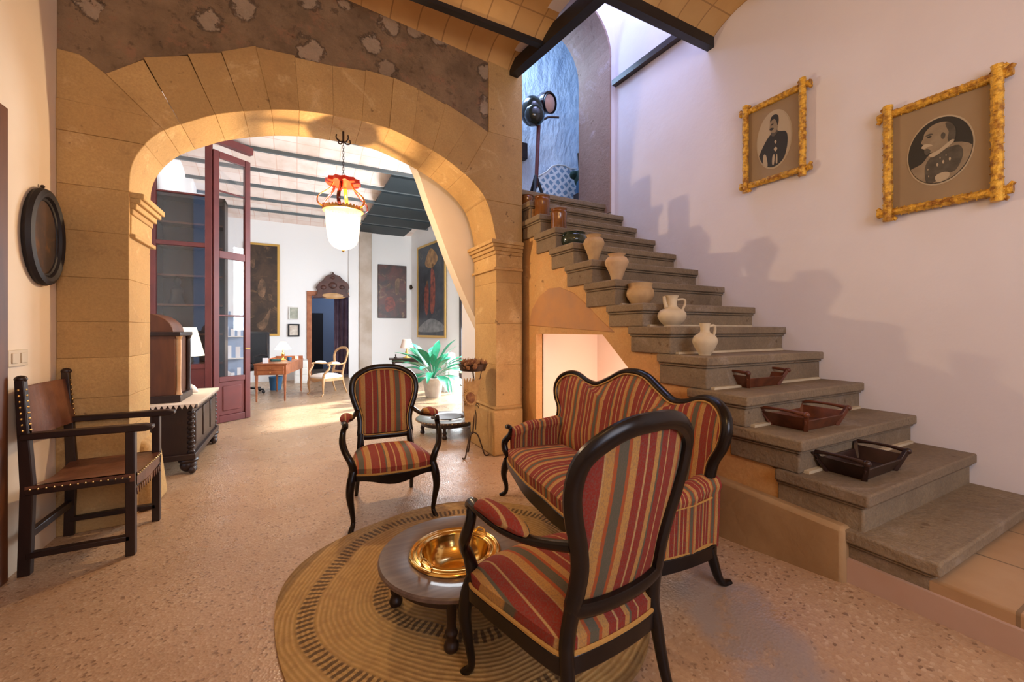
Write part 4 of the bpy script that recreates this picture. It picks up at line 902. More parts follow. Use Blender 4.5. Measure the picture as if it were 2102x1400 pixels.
# ------------------------------------------------------------------ rustic gilt portrait frames on the right wall
def portrait(label, pts, tilt, kind, group):
    # pts: inner mount corners TL, TR, BR, BL in the photo
    P = [onX(x, y, XW - .03) for x, y in pts]
    ya = (P[0].y + P[3].y) / 2; yb2 = (P[1].y + P[2].y) / 2; zt = (P[0].z + P[1].z) / 2; zb = (P[2].z + P[3].z) / 2
    cy, cz = (ya + yb2) / 2, (zt + zb) / 2; w2, h2 = abs(ya - yb2) / 2 * U, (zt - zb) / 2 * U
    t = thing('portrait_frame', label, 'portrait', ((XW - .012) * U, cy * U, cz * U), 0, group)
    t.rotation_euler = (0, 0, R(-90))          # local x runs along the wall towards the camera, local -y faces the room
    t.rotation_euler = (tilt, 0, R(-90))
    br = .088 * w2 + .008
    rnd = random.Random(kind)
    for hor in (0, 1):
        for s in (-1, 1):
            q = MB(); ext = w2 * .24
            a, b = ((-w2 - br - ext, 0, s * (h2 + br * .8)), (w2 + br + ext, 0, s * (h2 + br * .8))) if hor else ((s * (w2 + br * .8), 0, -h2 - br - ext), (s * (w2 + br * .8), 0, h2 + br + ext))
            a, b = Vector(a), Vector(b); n_ = 26; pts_ = []; rs = []
            for i in range(n_ + 1):
                pts_.append(a.lerp(b, i / n_) + Vector((0, -.022 - (0 if hor else .012), 0))); rs.append((br * (.78 + .22 * rnd.random()), br * (.82 + .22 * rnd.random())))
            q.tube(pts_, rs, 9, up=(0, 1, 0))
            for i in range(16):                # raised winding twine round each branch
                c_ = a.lerp(b, (i + .5) / 16) + Vector((0, -.022 - (0 if hor else .012), 0)); d_ = (b - a).normalized(); side = Vector((1, 0, 0)) if not hor else Vector((0, 0, 1))
                q.tube([c_ - side * br - d_ * br * .3, c_ + Vector((0, -br * .95, 0)), c_ + side * br + d_ * br * .3], .0035, 5, sub=2)
            for e in (0, 1):                   # little stub twig at each end
                c_ = a.lerp(b, .045 if e == 0 else .955); side = (Vector((1, 0, 0)) if not hor else Vector((0, 0, 1))) * rnd.choice((-1, 1))
                q.tube([c_ + Vector((0, -.02, 0)), c_ + side * br * 1.4 + (b - a).normalized() * (br * (-1 if e == 0 else 1)) + Vector((0, -.02, 0))], [br * .6, br * .45], 7)
            q.build('frame_bar', M['gilt'], t)
    MB().box(-w2 - br * .5, w2 + br * .5, -.012, 0, -h2 - br * .5, h2 + br * .5).build('mount', M['photo_mount'], t)
    # the oval photograph of an officer
    ow, oh = (w2 * .66, h2 * .66) if kind == 1 else (w2 * .66, h2 * .76)
    ovl = lambda k, y: [(ow * k * math.cos(2 * PI * i / 48), y, oh * k * math.sin(2 * PI * i / 48)) for i in range(48)]
    q = MB(); q.prism(ovl(1.05, -.014), ovl(1.05, -.012), 3); q.prism(ovl(1.0, -.016), ovl(1.0, -.014), 0 if kind == 1 else 3)
    def inside(poly): # clip to the oval
        o = []
        for x, z in catmull([(a, b, 0) for a, b in poly], 3, True) and [(p.x, p.y) for p in catmull([(a, b, 0) for a, b in poly], 3, True)]:
            k = math.hypot(x / 1.0, z / 1.0); k = max(1, k / .985); o.append((x / k * ow, z / k * oh))
        return o
    def shape(poly, y, m): pp = inside(poly); q.prism([(x, y, z) for x, z in pp], [(x, y + .0016, z) for x, z in pp], m)
    if kind == 1:
        shape([(-.98, -.42), (-.55, -.28), (-.3, -.05), (.1, .05), (.5, .12), (.98, -.1), (.85, -.5), (.4, -.92), (-.2, -.98), (-.75, -.75)], -.0172, 2)
        shape([(-.42, -.35), (-.22, -.12), (.2, .0), (.60, .0), (.72, -.3), (.5, -.72), (.1, -.78), (-.2, -.96), (-.40, -.9), (-.45, -.6)], -.0178, 1)
        shape([(-.45, .66), (-.30, .79), (-.11, .85), (.14, .84), (.34, .75), (.48, .55), (.49, .34), (.42, .12), (.10, -.02), (-.12, -.02), (-.30, .0), (-.44, .04), (-.46, .14), (-.52, .20), (-.48, .28), (-.57, .38), (-.50, .50)], -.0184, 2)
        shape([(.20, .78), (.36, .74), (.50, .52), (.48, .22), (.34, .12), (.26, .30), (.30, .48), (.24, .62)], -.0190, 1)
        shape([(-.44, .555), (-.30, .60), (-.18, .56), (-.28, .535)], -.0190, 1); shape([(-.38, .50), (-.28, .53), (-.22, .49), (-.30, .47)], -.0190, 0)
        shape([(.06, .46), (.13, .52), (.20, .44), (.16, .32), (.08, .34)], -.0190, 1)
        shape([(-.56, .22), (-.46, .31), (-.28, .27), (-.20, .20), (-.36, .20), (-.46, .17)], -.0190, 3); shape([(-.46, .12), (-.36, .15), (-.26, .06), (-.34, -.04), (-.44, .0)], -.0190, 1)
        shape([(-.30, -.05), (.0, .02), (.38, .22), (.44, .14), (.05, -.08), (-.22, -.16)], -.0194, 3)
        for i, (x, z) in enumerate(((-.08, -.42), (.10, -.38), (.30, -.34), (.02, -.24), (.2, -.2), (-.36, -.5), (-.34, -.72))): k = .05 if i < 3 else .025; shape([(x, z), (x + k * .6, z + k), (x + k * 1.3, z), (x + k * .6, z - k * 1.3)], -.0190, 3)
        shape([(-.12, -.78), (.10, -.70), (.32, -.76), (.26, -.92), (-.04, -.97)], -.0190, 3)
    else:
        shape([(-.95, -.55), (-.62, -.12), (-.28, .16), (.05, .28), (.38, .20), (.72, .10), (.80, -.25), (.62, -.75), (.2, -.98), (-.25, -.98), (-.7, -.8)], -.0175, 0)
        shape([(-.60, -.45), (-.44, -.5), (-.36, -.9), (-.62, -.82)], -.0185, 3)
        shape([(-.20, .56), (-.23, .42), (-.12, .26), (.08, .22), (.22, .32), (.24, .52), (.22, .70), (.08, .80), (-.10, .78), (-.18, .68)], -.0185, 2)
        shape([(-.20, .66), (-.14, .82), (.06, .88), (.26, .80), (.30, .60), (.24, .44), (.18, .58), (.06, .72), (-.1, .70)], -.0190, 0)
        shape([(-.24, .40), (-.14, .44), (.02, .40), (-.1, .34)], -.0195, 0)
        shape([(-.16, .56), (-.02, .58), (-.02, .54), (-.14, .53)], -.0195, 0)
        shape([(-.14, .26), (.12, .22), (.2, .3), (.24, .2), (.02, .1), (-.12, .16)], -.0190, 1)
        shape([(.05, -.1), (.12, -.05), (.18, -.12), (.11, -.18)], -.0190, 3); shape([(.02, -.36), (.12, -.30), (.22, -.38), (.12, -.46)], -.0190, 3); shape([(-.06, -.6), (.06, -.56), (.02, -.9), (-.08, -.88)], -.0190, 3); shape([(.16, -.6), (.22, -.6), (.22, -.9), (.14, -.86)], -.0190, 3)
    q.build('photograph', [M['photo_dark'], M['photo_mid'], M['photo_skin'], M['photo_pale']], t, smooth=False, merge=False, label='oval sepia photograph of a uniformed officer')
GP = 'rustic gilt portrait frames on the right wall'
portrait('smaller gilt twig frame with portrait of a standing dark-haired officer', [(1537, 231), (1643, 188), (1643, 347), (1537, 373)], R(0), 2, GP)
portrait('larger gilt twig frame with profile portrait of a balding officer', [(1833, 234), (2036, 176), (2036, 389), (1833, 427)], R(0), 1, GP)

# ------------------------------------------------------------------ lantern in the arch
LX, LY = .285, 3.07
zof = lambda y: onY(705, y, LY).z * U
ln = thing('hanging_lantern', 'hanging lantern with red crown, amber straps and frosted glass bell in the arch', 'lantern', (LX * U, LY * U, 0))
q = MB(); zz = zof(282)
for k in range(4): a = R(30 + 90 * k); c_, s_ = math.cos(a), math.sin(a); q.tube([(0, 0, zz - .035), (c_ * .035, s_ * .035, zz - .05), (c_ * .07, s_ * .07, zz - .03), (c_ * .066, s_ * .066, zz - .0)], .006, 6, sub=3)
q.tube([(0, 0, onY(705, 262, LY).z * U), (0, 0, zz - .05)], .009, 8); q.build('ceiling_hook', M['iron'], ln)
q = MB(); z0 = zz - .05; z1 = zof(372)
nL = 14
for i in range(nL):
    zc = z0 + (z1 - z0) * (i + .5) / nL; hh = (z0 - z1) / nL * .62; ax = (.006, 0) if i % 2 else (0, .006)
    q.tube([(ax[0], ax[1], zc - hh), (-ax[0], -ax[1], zc - hh), (-ax[0], -ax[1], zc + hh), (ax[0], ax[1], zc + hh)], .0022, 5, closed=True)
q.build('chain', M['iron'], ln)
zc = zof(374); q = MB(); n_ = 48; vs = []
for zz_, kk in ((zc + .018, .92), (zc + .012, 1), (zc - .020, 1), (zc - .022, .90)):
    for i in range(n_): a = 2 * PI * i / n_; r1 = .140 * kk * (1 + .05 * math.cos(12 * a)); vs.append((r1 * math.cos(a), r1 * math.sin(a), zz_ + .004 * math.cos(12 * a) * (1 if kk == 1 else .3)))
q.add(vs, [(j * n_ + i, j * n_ + (i + 1) % n_, (j + 1) * n_ + (i + 1) % n_, (j + 1) * n_ + i) for j in range(3) for i in range(n_)] + [tuple(range(n_)), tuple(range(4 * n_ - 1, 3 * n_ - 1, -1))]); q.build('crown', M['red'], ln)
zr = zof(432); zt = zof(380)
for k in range(6):
    a = R(15 + 60 * k); c_, s_ = math.cos(a), math.sin(a); dz_ = zt - zr
    q = MB(); q.tube([(c_ * .09, s_ * .09, zt), (c_ * .12, s_ * .12, zt - dz_ * .25), (c_ * .205, s_ * .205, zt - dz_ * .58), (c_ * .215, s_ * .215, zt - dz_ * .85), (c_ * .165, s_ * .165, zr)], [(.005, .015)] * 5, 8, up=(c_, s_, 0), sub=5); q.build('strap', M['amber'] if k % 2 else M['redglass'], ln)
q = MB(); q.lathe([(.150, zr + .012), (.165, zr + .012), (.168, zr - .012), (.152, zr - .016), (.150, zr + .012)], n=40)
for i in range(34): a = 2 * PI * i / 34; q.ball((.160 * math.cos(a), .160 * math.sin(a), zr + .016), (.010, .010, .012), 4)
q.build('ring', M['gilt2'], ln)
zb = zof(513); H_ = zr - zb; q = MB(); q.lathe(prof_pts([(.150, zr - .0), (.146, zr - H_ * .2), (.134, zr - H_ * .55), (.118, zr - H_ * .80), (.075, zr - H_ * .94), (.02, zb), (0, zb)], 4), n=36); q.build('glass_bell', M['lampglass'], ln)
MB().ball((0, 0, zb - .008), .012, 6).build('finial', M['gilt2'], ln)

# ------------------------------------------------------------------ carved chest behind the left pier, and what stands on it
ch = thing('carved_chest', 'dark carved wooden chest with paw feet behind the left pier', 'chest')
X0, X1, Y0, Y1 = -1.16, -.645, 3.56, 4.48
q = MB(U); q.box(X0, X1, Y0, Y1, .13, .46)
for yy in (Y0, Y1 - .03):
    for i in range(9): q.ball((X1 - .004, yy + .015, .15 + i * .034), (.018, .02, .016), 4); q.ball((X1 - .015, Y0 + .0, .15 + i * .034), (.018, .012, .016), 4)
q.box(X0 - .01, X1 + .02, Y0 - .02, Y1 + .02, .10, .14); q.build('body', M['darkwood'], ch, bevel=.008, merge=False)
for i in range(3): ya = Y0 + .06 + i * .28; MB(U).box(X1 - .002, X1 + .010, ya, ya + .22, .19, .42).build('front_panel', M['darkwood'], ch, bevel=.008)
MB(U).box(X0 - .01, X1 + .025, Y0 - .025, Y1 + .025, .455, .483).build('lid', M['darkwood'], ch, bevel=.006)
for x_, y_ in ((X1 - .03, Y0 + .04), (X1 - .03, Y1 - .04), (X0 + .05, Y0 + .04), (X0 + .05, Y1 - .04)):
    q = MB(U); q.ball((x_, y_, .055), (.05, .05, .05), 8); q.ball((x_, y_, .09), (.06, .06, .03), 8)
    for k in (-1, 0, 1): q.ball((x_ + .03, y_ - .03 + k * .025, .028), (.022, .018, .026), 5)
    q.build('foot', M['darkwood'], ch)
q = MB(U); q.box(X0 + .04, X1 + .028, Y0 - .028, Y1 - .05, .483, .488)
for i in range(16): x_ = X0 + .06 + i * (X1 - X0 - .05) / 15; q.add([(x_ - .014, Y0 - .029, .487), (x_ + .014, Y0 - .029, .487), (x_, Y0 - .029, .455), (x_ - .014, Y0 - .031, .487), (x_ + .014, Y0 - .031, .487), (x_, Y0 - .031, .455)], [(0, 1, 2), (5, 4, 3), (0, 3, 4, 1), (1, 4, 5, 2), (2, 5, 3, 0)])
for i in range(26): y_ = Y0 + i * (Y1 - .06 - Y0) / 25; q.add([(X1 + .029, y_ - .014, .487), (X1 + .029, y_ + .014, .487), (X1 + .029, y_, .46), (X1 + .031, y_ - .014, .487), (X1 + .031, y_ + .014, .487), (X1 + .031, y_, .46)], [(0, 1, 2), (5, 4, 3), (0, 3, 4, 1), (1, 4, 5, 2), (2, 5, 3, 0)])
tag(q.build('lace_runner', M['lace']), 'cream lace runner with pointed edge laid over the carved chest', 'runner')
# wooden shrine case
k1_ = onY(361, 820, 3.72); wc = thing('wooden_case', 'tall brown wooden case with arched top standing on the chest', 'case')
xa, xb = -1.12, onY(361, 700, 3.66).x; zt_ = onY(340, 684, 3.66).z; zt2 = onY(340, 643, 3.70).z
MB(U).box(xa, xb, 3.66, 4.0, .488, zt_).build('body', M['midwood'], wc, bevel=.01)
MB(U).box(xa - .01, xb + .03, 3.64, 4.02, zt_ - .02, zt_ + .01).build('cornice', M['darkwood'], wc, bevel=.006, merge=False)
MB(U).box(xa - .01, xb + .03, 3.64, 4.02, .488, .54).build('base_moulding', M['darkwood'], wc, bevel=.006)
xc = (xa + xb) / 2; hw = (xb - xa) / 2; ar_ = [(xc + hw * .92 * math.cos(R(a)), zt_ + (zt2 - zt_) * math.sin(R(a))) for a in range(0, 181, 15)]
MB(U).prism([(x, 3.67, z) for x, z in ar_], [(x, 3.98, z) for x, z in ar_]).build('arched_top', M['midwood'], wc, bevel=.006)
for yy in (3.68, 3.97): MB(U).lathe(prof_pts([(0, .54), (.022, .54), (.014, .60), (.018, .9), (.014, zt_ - .05), (.024, zt_ - .02)]), c=(xb + .012, yy, 0), n=12).build('column', M['palewood'] if yy < 3.8 else M['darkwood'], wc)
p = onY(383, 800, 4.05); sh = thing('shell_ornament', 'pale sea shell lying on the lace runner', 'shell', (p.x * U, 4.05 * U, .488 * U))
q = MB(); q.tube([(-.08, -.02, .03), (-.03, 0, .05), (.03, .01, .055), (.07, .02, .03), (.09, .02, .02)], [.012, .035, .048, .022, .008], 12, sub=4); q.build('whorl', M['white'], sh)
MB().tube([(-.03, -.02, .05), (.0, -.02, .08), (.03, -.01, .10)], [.02, .018, .006], 10, sub=3).build('spire', M['white'], sh)
# lit table lamp on the chest
def lamp(name, label, loc, H, Rr, shade, base, light=None, top_k=.55, sh_h=.38, col=(1, .75, .45)):
    t = thing(name, label, 'lamp', loc)
    hs = H * (1 - sh_h)
    MB().lathe(prof_pts([(0, 0), (.07, 0), (.075, .012), (.03, .03), (.018, .06), (.035, .12), (.018, hs * .7), (.010, hs), (0, hs + .01)]), n=20).build('base', base, t)
    q = MB(); q.lathe([(Rr, hs), (Rr * top_k, H), (Rr * top_k - .003, H), (Rr - .003, hs), (Rr, hs)], n=32); q.build('lamp_shade', shade, t)
    MB().ball((0, 0, hs + (H - hs) * .4), .03, 8).build('bulb', M['white'], t)
    if light: lo_ = Vector(loc) / U; point(name + '_light', (lo_.x, lo_.y, lo_.z + (hs + (H - hs) * .72) / U), light, col, .04)
    return t
p = onY(382, 760, 4.32); zl_ = .488
ltop = onY(382, 672, 4.32).z; lamp('table_lamp', 'lit table lamp with glowing white shade beside the glazed screen', (p.x * U, 4.32 * U, zl_ * U), (ltop - zl_) * U, .16, M['shade_glow'], M['steel'], 7, sh_h=.45)

# ------------------------------------------------------------------ glazed oxblood screen with open leaf
gs = thing('glazed_screen', 'tall oxblood glazed screen beyond the chest, reaching the ceiling', 'glass screen')
A_ = onZ(436, 872); B_ = onZ(512, 857); YS = A_.y; xs0, xs1 = onY(313, 700, YS).x - .02, A_.x
zr1 = onY(370, 500, YS).z; zr2 = onY(370, 396, YS).z; ZG = 3.06
q = MB(U); q.box(xs0, xs0 + .05, YS - .03, YS + .03, 0, ZG); q.box(xs1 - .06, xs1 + .0, YS - .03, YS + .03, 0, ZG)
for zc, hh in ((.06, .12), (.62, .05), (zr1, .045), (zr2, .014), (ZG - .04, .08)): q.box(xs0, xs1, YS - .024, YS + .024, max(0, zc - hh / 2), zc + hh / 2)
q.build('frame', M['screenwood'], gs, bevel=.006, merge=False)
for a, b in ((.64, zr1 - .02), (zr1 + .02, zr2 - .005), (zr2 + .005, ZG - .08)): MB(U).box(xs0 + .05, xs1 - .06, YS - .003, YS + .003, a, b).build('glass_pane', M['glass'], gs)
MB(U).box(xs0 + .05, xs1 - .06, YS - .012, YS + .012, .12, .60).build('lower_panel', M['screenwood'], gs, bevel=.006)
lf_ = thing('glazed_door_leaf', 'open oxblood glazed door leaf standing between chest and desk', 'door', (A_.x * U, A_.y * U, 0), math.atan2(B_.y - A_.y, B_.x - A_.x))
Lw = (B_ - A_).length * U; ZD = onY(432, 305, YS).z * U
zz1 = onY(470, 525, YS + .1).z * U; zz2 = onY(470, 397, YS + .1).z * U; zz3 = onY(470, 648, YS + .1).z * U; zz4 = onY(470, 772, YS + .1).z * U; fw_ = .075
q = MB(); q.box(0.0, fw_, -.025, .025, .005, ZD); q.box(Lw - fw_, Lw, -.025, .025, .005, ZD)
for a, b in ((.005, .10), (zz4 - .07, zz4), (zz1 - .05, zz1 + .05), (ZD - .09, ZD)): q.box(fw_, Lw - fw_, -.022, .022, a, b)
for a in (zz2, zz3): q.box(fw_, Lw - fw_, -.012, .012, a - .011, a + .011)
q.build('leaf_frame', M['screenwood'], lf_, bevel=.005, merge=False)
MB().box(fw_, Lw - fw_, -.008, .008, .10, zz4 - .07).box(fw_ + .05, Lw - fw_ - .05, -.018, .018, .16, zz4 - .13).build('lower_panel', M['screenwood'], lf_, bevel=.008, merge=False)
for a, b in ((zz4, zz3 - .011), (zz3 + .011, zz1 - .05), (zz1 + .05, zz2 - .011), (zz2 + .011, ZD - .09)): MB().box(fw_, Lw - fw_, -.003, .003, a, b).build('glass_pane', M['glass'], lf_)
MB().tube([(Lw - .035, -.03, 1.0), (Lw - .035, -.06, 1.0), (Lw - .10, -.06, 1.0)], .008, 8).build('handle', M['brass'], lf_)
# cornice over the leaf
q = MB(U); pA, pB = onY(423, 306, YS), onY(507, 318, YS + .2); S(q.bar((A_.x - .0, A_.y, ZG - .035), (B_.x + .02, B_.y, ZG - .035), .07, .08), 'trim_10', M['screenwood'], 'oxblood head rail over the open leaf')
# dark shelves standing for the unlit room behind the screen, display case behind the leaf
bk = thing('dark_room_shelves', 'dark shelved cabinet standing in for the unlit room behind the glazed screen', 'bookcase')
xb0, xb1 = -1.33, -.72; yb0 = YS + .30; zk = onY(370, 399, YS + .3).z
q = MB(U); q.box(xb0, xb1, yb0 + .2, yb0 + .23, 0, zk); q.box(xb0, xb0 + .02, yb0, yb0 + .2, 0, zk); q.box(xb1 - .02, xb1, yb0, yb0 + .2, 0, zk); q.box(xb0, xb1, yb0, yb0 + .2, zk - .03, zk + .01); q.build('carcass', M['darkwood'], bk, merge=False)
for z in (.3, .62, .94, 1.26, 1.58, 1.9, 2.15): MB(U).box(xb0 + .02, xb1 - .02, yb0 + .01, yb0 + .2, z, z + .02).build('shelf', M['midwood'], bk)
bq = thing('carved_figure', 'dark carved figure on a shelf behind the glazed screen', 'figurine', ((-1.16) * U, (yb0 + .08) * U, 1.28 * U)); MB().lathe(prof_pts([(0, 0), (.09, 0), (.10, .02), (.07, .12), (.075, .2), (.03, .26), (.045, .31), (.03, .36), (0, .38)]), n=14).build('figure', M['darkvoid'], bq)
# little cards and plates on show behind the leaf glass
dcv = thing('display_stand', 'pale display stand with shelves behind the open door leaf', 'display stand')
c0 = onY(452, 770, 6.5); c1 = onY(497, 770, 6.5)
q = MB(U); q.box(c0.x - .08, c1.x + .02, 6.66, 6.68, .02, 1.25); q.build('back_board', mat('blue_grey_board', (.35, .45, .62), .6), dcv)
for y_ in (780, 735, 690, 648): z = onY(470, y_, 6.6).z; MB(U).box(c0.x - .08, c1.x + .02, 6.54, 6.66, max(.02, z - .012), z).build('shelf', M['white'], dcv)
k = 0
for row, (ys, n_) in enumerate(((648, 4), (690, 4), (735, 3), (780, 4))):
    z = onY(470, ys, 6.6).z
    for i in range(n_):
        x = c0.x - .05 + (c1.x - c0.x + .04) * (i + .5) / n_; hh = random.uniform(.09, .17); ww = random.uniform(.035, .055)
        if row == 3 and i in (0, 1):
            q = MB(U); q.lathe([(0, 0), (.055, .0), (.06, .006), (0, .004)], c=(x, 6.60, z + .062), n=18, ax=Matrix.Rotation(R(80), 3, 'X')); nm, ct = 'display_plate', 'plate'
        else: q = MB(U).cbox((x, 6.59 + .01 * (i % 2), z + hh / 2 + .001), (ww, .012, hh), random.uniform(-.1, .1)); nm, ct = 'display_card', 'card'
        o = q.build(nm, M['card']); tag(o, 'white souvenir %s, %s on the %s shelf behind the door leaf' % (ct, (['leftmost', 'second from left', 'third from left', 'rightmost'] if n_ == 4 else ['leftmost', 'middle one', 'rightmost'])[i], ['top', 'second highest', 'third highest', 'bottom'][row]), ct, 'white %ss on the display shelves' % ct)

# ------------------------------------------------------------------ back room furniture
def picture(name, label, pts, plane, frame_w, m, fm, group=None, figs=None, depth=.03):
    P = [plane(x, y) for x, y in pts]
    a = (P[0] + P[3]) / 2; b = (P[1] + P[2]) / 2; zt = (P[0].z + P[1].z) / 2; zb = (P[2].z + P[3].z) / 2
    u = Vector((b.x - a.x, b.y - a.y, 0)); w_ = u.length * U; h_ = (zt - zb) * U
    c = Vector(((a.x + b.x) / 2, (a.y + b.y) / 2, zb)) * U
    t = thing(name, label, 'painting', c, math.atan2(u.y, u.x), group)
    q = MB(); w2 = w_ / 2; f_ = frame_w
    q.box(-w2, w2, -depth, -.002, 0, f_); q.box(-w2, w2, -depth, -.002, h_ - f_, h_); q.box(-w2, -w2 + f_, -depth, -.002, f_, h_ - f_); q.box(w2 - f_, w2, -depth, -.002, f_, h_ - f_)
    q.build('frame', fm, t, bevel=.004, merge=False)
    q = MB(); q.box(-w2 + f_, w2 - f_, -depth * .6, -.002, f_, h_ - f_)
    for (mi, pl_) in (figs or []):
        pp = [(p.x, p.y) for p in catmull([(x, z, 0) for x, z in pl_], 4, True)]; yy = -depth * .6 - .0015
        q.prism([(-w2 + x * w_, yy, z * h_) for x, z in pp], [(-w2 + x * w_, yy + .002, z * h_) for x, z in pp], mi)
    q.build('canvas', [m, M['fig_red'], M['fig_skin'], M['fig_glow'], M['fig_grey']], t, smooth=False, merge=False); return t
pF = lambda x, y: onY(x, y, FW - .01)
picture('oil_painting', 'large dark brown oil painting in gilt frame above the desk', [(500, 497), (574, 502), (574, 689), (500, 690)], pF, .05, M['paint_brown'], M['gilt2'], figs=[(2, [(.40, .55), (.5, .62), (.62, .55), (.55, .42), (.40, .45)]), (2, [(.35, .12), (.55, .18), (.75, .30), (.65, .12), (.5, .06)]), (2, [(.15, .78), (.3, .82), (.28, .72)])])
picture('oil_painting', 'unframed dark red oil painting left of the tall gilt one', [(775, 543), (834, 546), (834, 653), (776, 653)], pF, .012, M['paint_red'], M['darkwood'], figs=[(2, [(.30, .60), (.42, .66), (.40, .55)]), (2, [(.6, .7), (.75, .75), (.72, .5), (.62, .45)]), (1, [(.25, .35), (.5, .4), (.6, .2), (.3, .12)])])
def pR(px, py):
    d = ray(px, py); t = (2.28 + .156 * 9.2 - .02) / (d.x + .156 * d.y); return O1 + d * t
picture('oil_painting', 'tall gilt-framed painting of red-robed figures on the right wall of the back room', [(858, 506), (916, 489), (916, 692), (858, 694)], pR, .06, M['paint_blue'], M['gilt2'], figs=[(3, [(.3, .80), (.5, .94), (.75, .82), (.6, .74), (.42, .74)]), (1, [(.52, .72), (.64, .66), (.66, .40), (.60, .26), (.50, .28), (.50, .5)]), (1, [(.30, .54), (.42, .56), (.42, .3), (.34, .24), (.28, .36)]), (2, [(.34, .60), (.40, .60), (.40, .55), (.34, .55)]), (2, [(.55, .77), (.60, .77), (.60, .72), (.55, .72)]), (4, [(.1, .12), (.5, .20), (.9, .14), (.9, .07), (.1, .06)])])
picture('small_picture', 'small pale unframed sketch above the black-framed one', [(593, 630), (613, 630), (613, 656), (593, 656)], pF, .02, mat('pale_sketch', (.5, .5, .42), .6, col2=(.25, .28, .22), scale=6), M['white'])
picture('small_picture', 'small print in a black frame beside the far doorway', [(591, 665), (615, 665), (615, 691), (591, 691)], pF, .035, mat('pale_print', (.75, .68, .6), .6, col2=(.5, .42, .35), scale=9), M['darkvoid'])
p = pF(843, 590); q = MB(U); q.ball((p.x, p.y - .03, p.z), (.03, .02, .06), 6); q.tube([(p.x, p.y - .02, p.z), (p.x + .06, p.y - .08, p.z + .0), (p.x + .07, p.y - .08, p.z + .06)], .012, 6, sub=3); tag(q.build('wall_sconce', M['iron']), 'small dark wall sconce between the two right paintings', 'sconce')
# desk
dk_a = math.atan2(7.7 - 6.64, .04 + .19) - PI / 2
dk = thing('writing_desk', 'orange mahogany writing desk with tapered legs in the back room', 'desk', (-.22 * U, 7.12 * U, 0), dk_a)
dw, dl, dh = .255, .66, .66
MB().box(-dw - .01, dw + .01, -dl - .01, dl + .01, dh - .012, dh + .012).build('desktop', M['deskwood'], dk, bevel=.004)
MB().box(-dw, dw, -dl, dl, dh - .19, dh - .012).build('apron', M['deskwood'], dk, bevel=.004)
for i in range(2):
    z = dh - .105 + .0 if i == 0 else dh - .185; o = MB().box(-dw + .04, dw - .04, -dl - .012, -dl + .002, z, z + .07).build('drawer', M['deskwood'], dk, bevel=.004); MB().ball((0, -dl - .02, z + .035), .010, 6).build('knob', M['brass'], o)
for sx in (-1, 1):
    for sy in (-1, 1): MB().tube([(sx * (dw - .03), sy * (dl - .03), dh - .15), (sx * (dw - .03), sy * (dl - .03), .0)], [.028, .014], 8).build('leg', M['deskwood'], dk)
MB().box(-dw, dw, dl - .02, dl, dh + .012, dh + .07).box(-dw, -dw + .015, -dl * .2, dl, dh + .012, dh + .05).build('gallery', M['deskwood'], dk, bevel=.003, merge=False)
rotd = lambda x, y, z: Vector((dk.location.x + x * math.cos(dk_a) - y * math.sin(dk_a), dk.location.y + x * math.sin(dk_a) + y * math.cos(dk_a), z))
dtz = dh + .012
lamp('desk_lamp', 'lit desk lamp with white cone shade on the writing desk', rotd(-.02, .25, dtz), .36, .15, M['shade_glow'], M['brass'], 12, top_k=.3, sh_h=.42)
o = MB().cbox((0, 0, .045), (.09, .03, .09)).build('paper_block', M['card']); o.location = rotd(-.12, -.5, dtz); tag(o, 'white block of paper at the near left end of the desk', 'paper')
o = MB().cbox((0, 0, .02), (.16, .22, .04), .2).build('closed_book', M['greencloth'], bevel=.003); o.location = rotd(-.08, -.05, dtz); tag(o, 'dark green closed book lying on the desk by the lamp', 'book')
o = MB().lathe([(0, 0), (.035, 0), (.04, .07), (.034, .07), (.03, .01)], n=16).build('pen_cup', M['bluecloth']); o.location = rotd(.14, .05, dtz); tag(o, 'small teal pen cup on the desk', 'cup')
o = MB().cbox((0, 0, .03), (.02, .14, .06), .3).build('folded_card', M['card']); o.location = rotd(.17, .5, dtz); tag(o, 'white folded card at the far right end of the desk', 'card')
cab = thing('drawer_unit', 'low white drawer unit behind the desk against the far wall', 'cabinet'); a = onY(604, 760, 8.6); b = onY(632, 760, 8.6)
MB(U).box(a.x, b.x, 8.6, 9.0, .0, .42).build('body', M['white'], cab, bevel=.004)
for i in range(3): MB(U).box(a.x + .015, b.x - .015, 8.588, 8.6, .03 + i * .13, .14 + i * .13).build('drawer', M['white'], cab, bevel=.003)
# office chair
oc = thing('office_chair', 'black high-backed office chair behind the writing desk', 'office chair', (-.70 * U, 7.62 * U, 0), R(-40), sc=1.1)
MB().box(-.25, .25, .20, .28, .50, 1.12).build('backrest', M['blackplastic'], oc, bevel=.04); MB().box(-.25, .25, -.25, .24, .42, .50).build('seat', M['blackplastic'], oc, bevel=.03)
MB().tube([(0, 0, .10), (0, 0, .42)], .03, 10).build('column', M['blackplastic'], oc)
for k in range(5):
    a = 2 * PI * k / 5 + .3; o = MB().bar((0, 0, .11), (.29 * math.cos(a), .29 * math.sin(a), .07), .04, .03).build('base_arm', M['blackplastic'], oc); MB().ball((.29 * math.cos(a), .29 * math.sin(a), .03), .03, 6).build('caster', M['blackplastic'], o)
for s in (-1, 1): MB().tube([(s * .27, .2, .48), (s * .29, .15, .68), (s * .29, -.12, .68), (s * .27, -.12, .46)], .016, 8, sub=2).build('armrest', M['blackplastic'], oc)
bn = thing('waste_bin', 'dark blue waste bin under the writing desk', 'bin', onZ(566, 800) * U * 1.0); MB().lathe([(0, 0), (.10, 0), (.13, .28), (.12, .28), (.095, .01), (0, .01)], n=20).build('body', M['bluecloth'], bn)
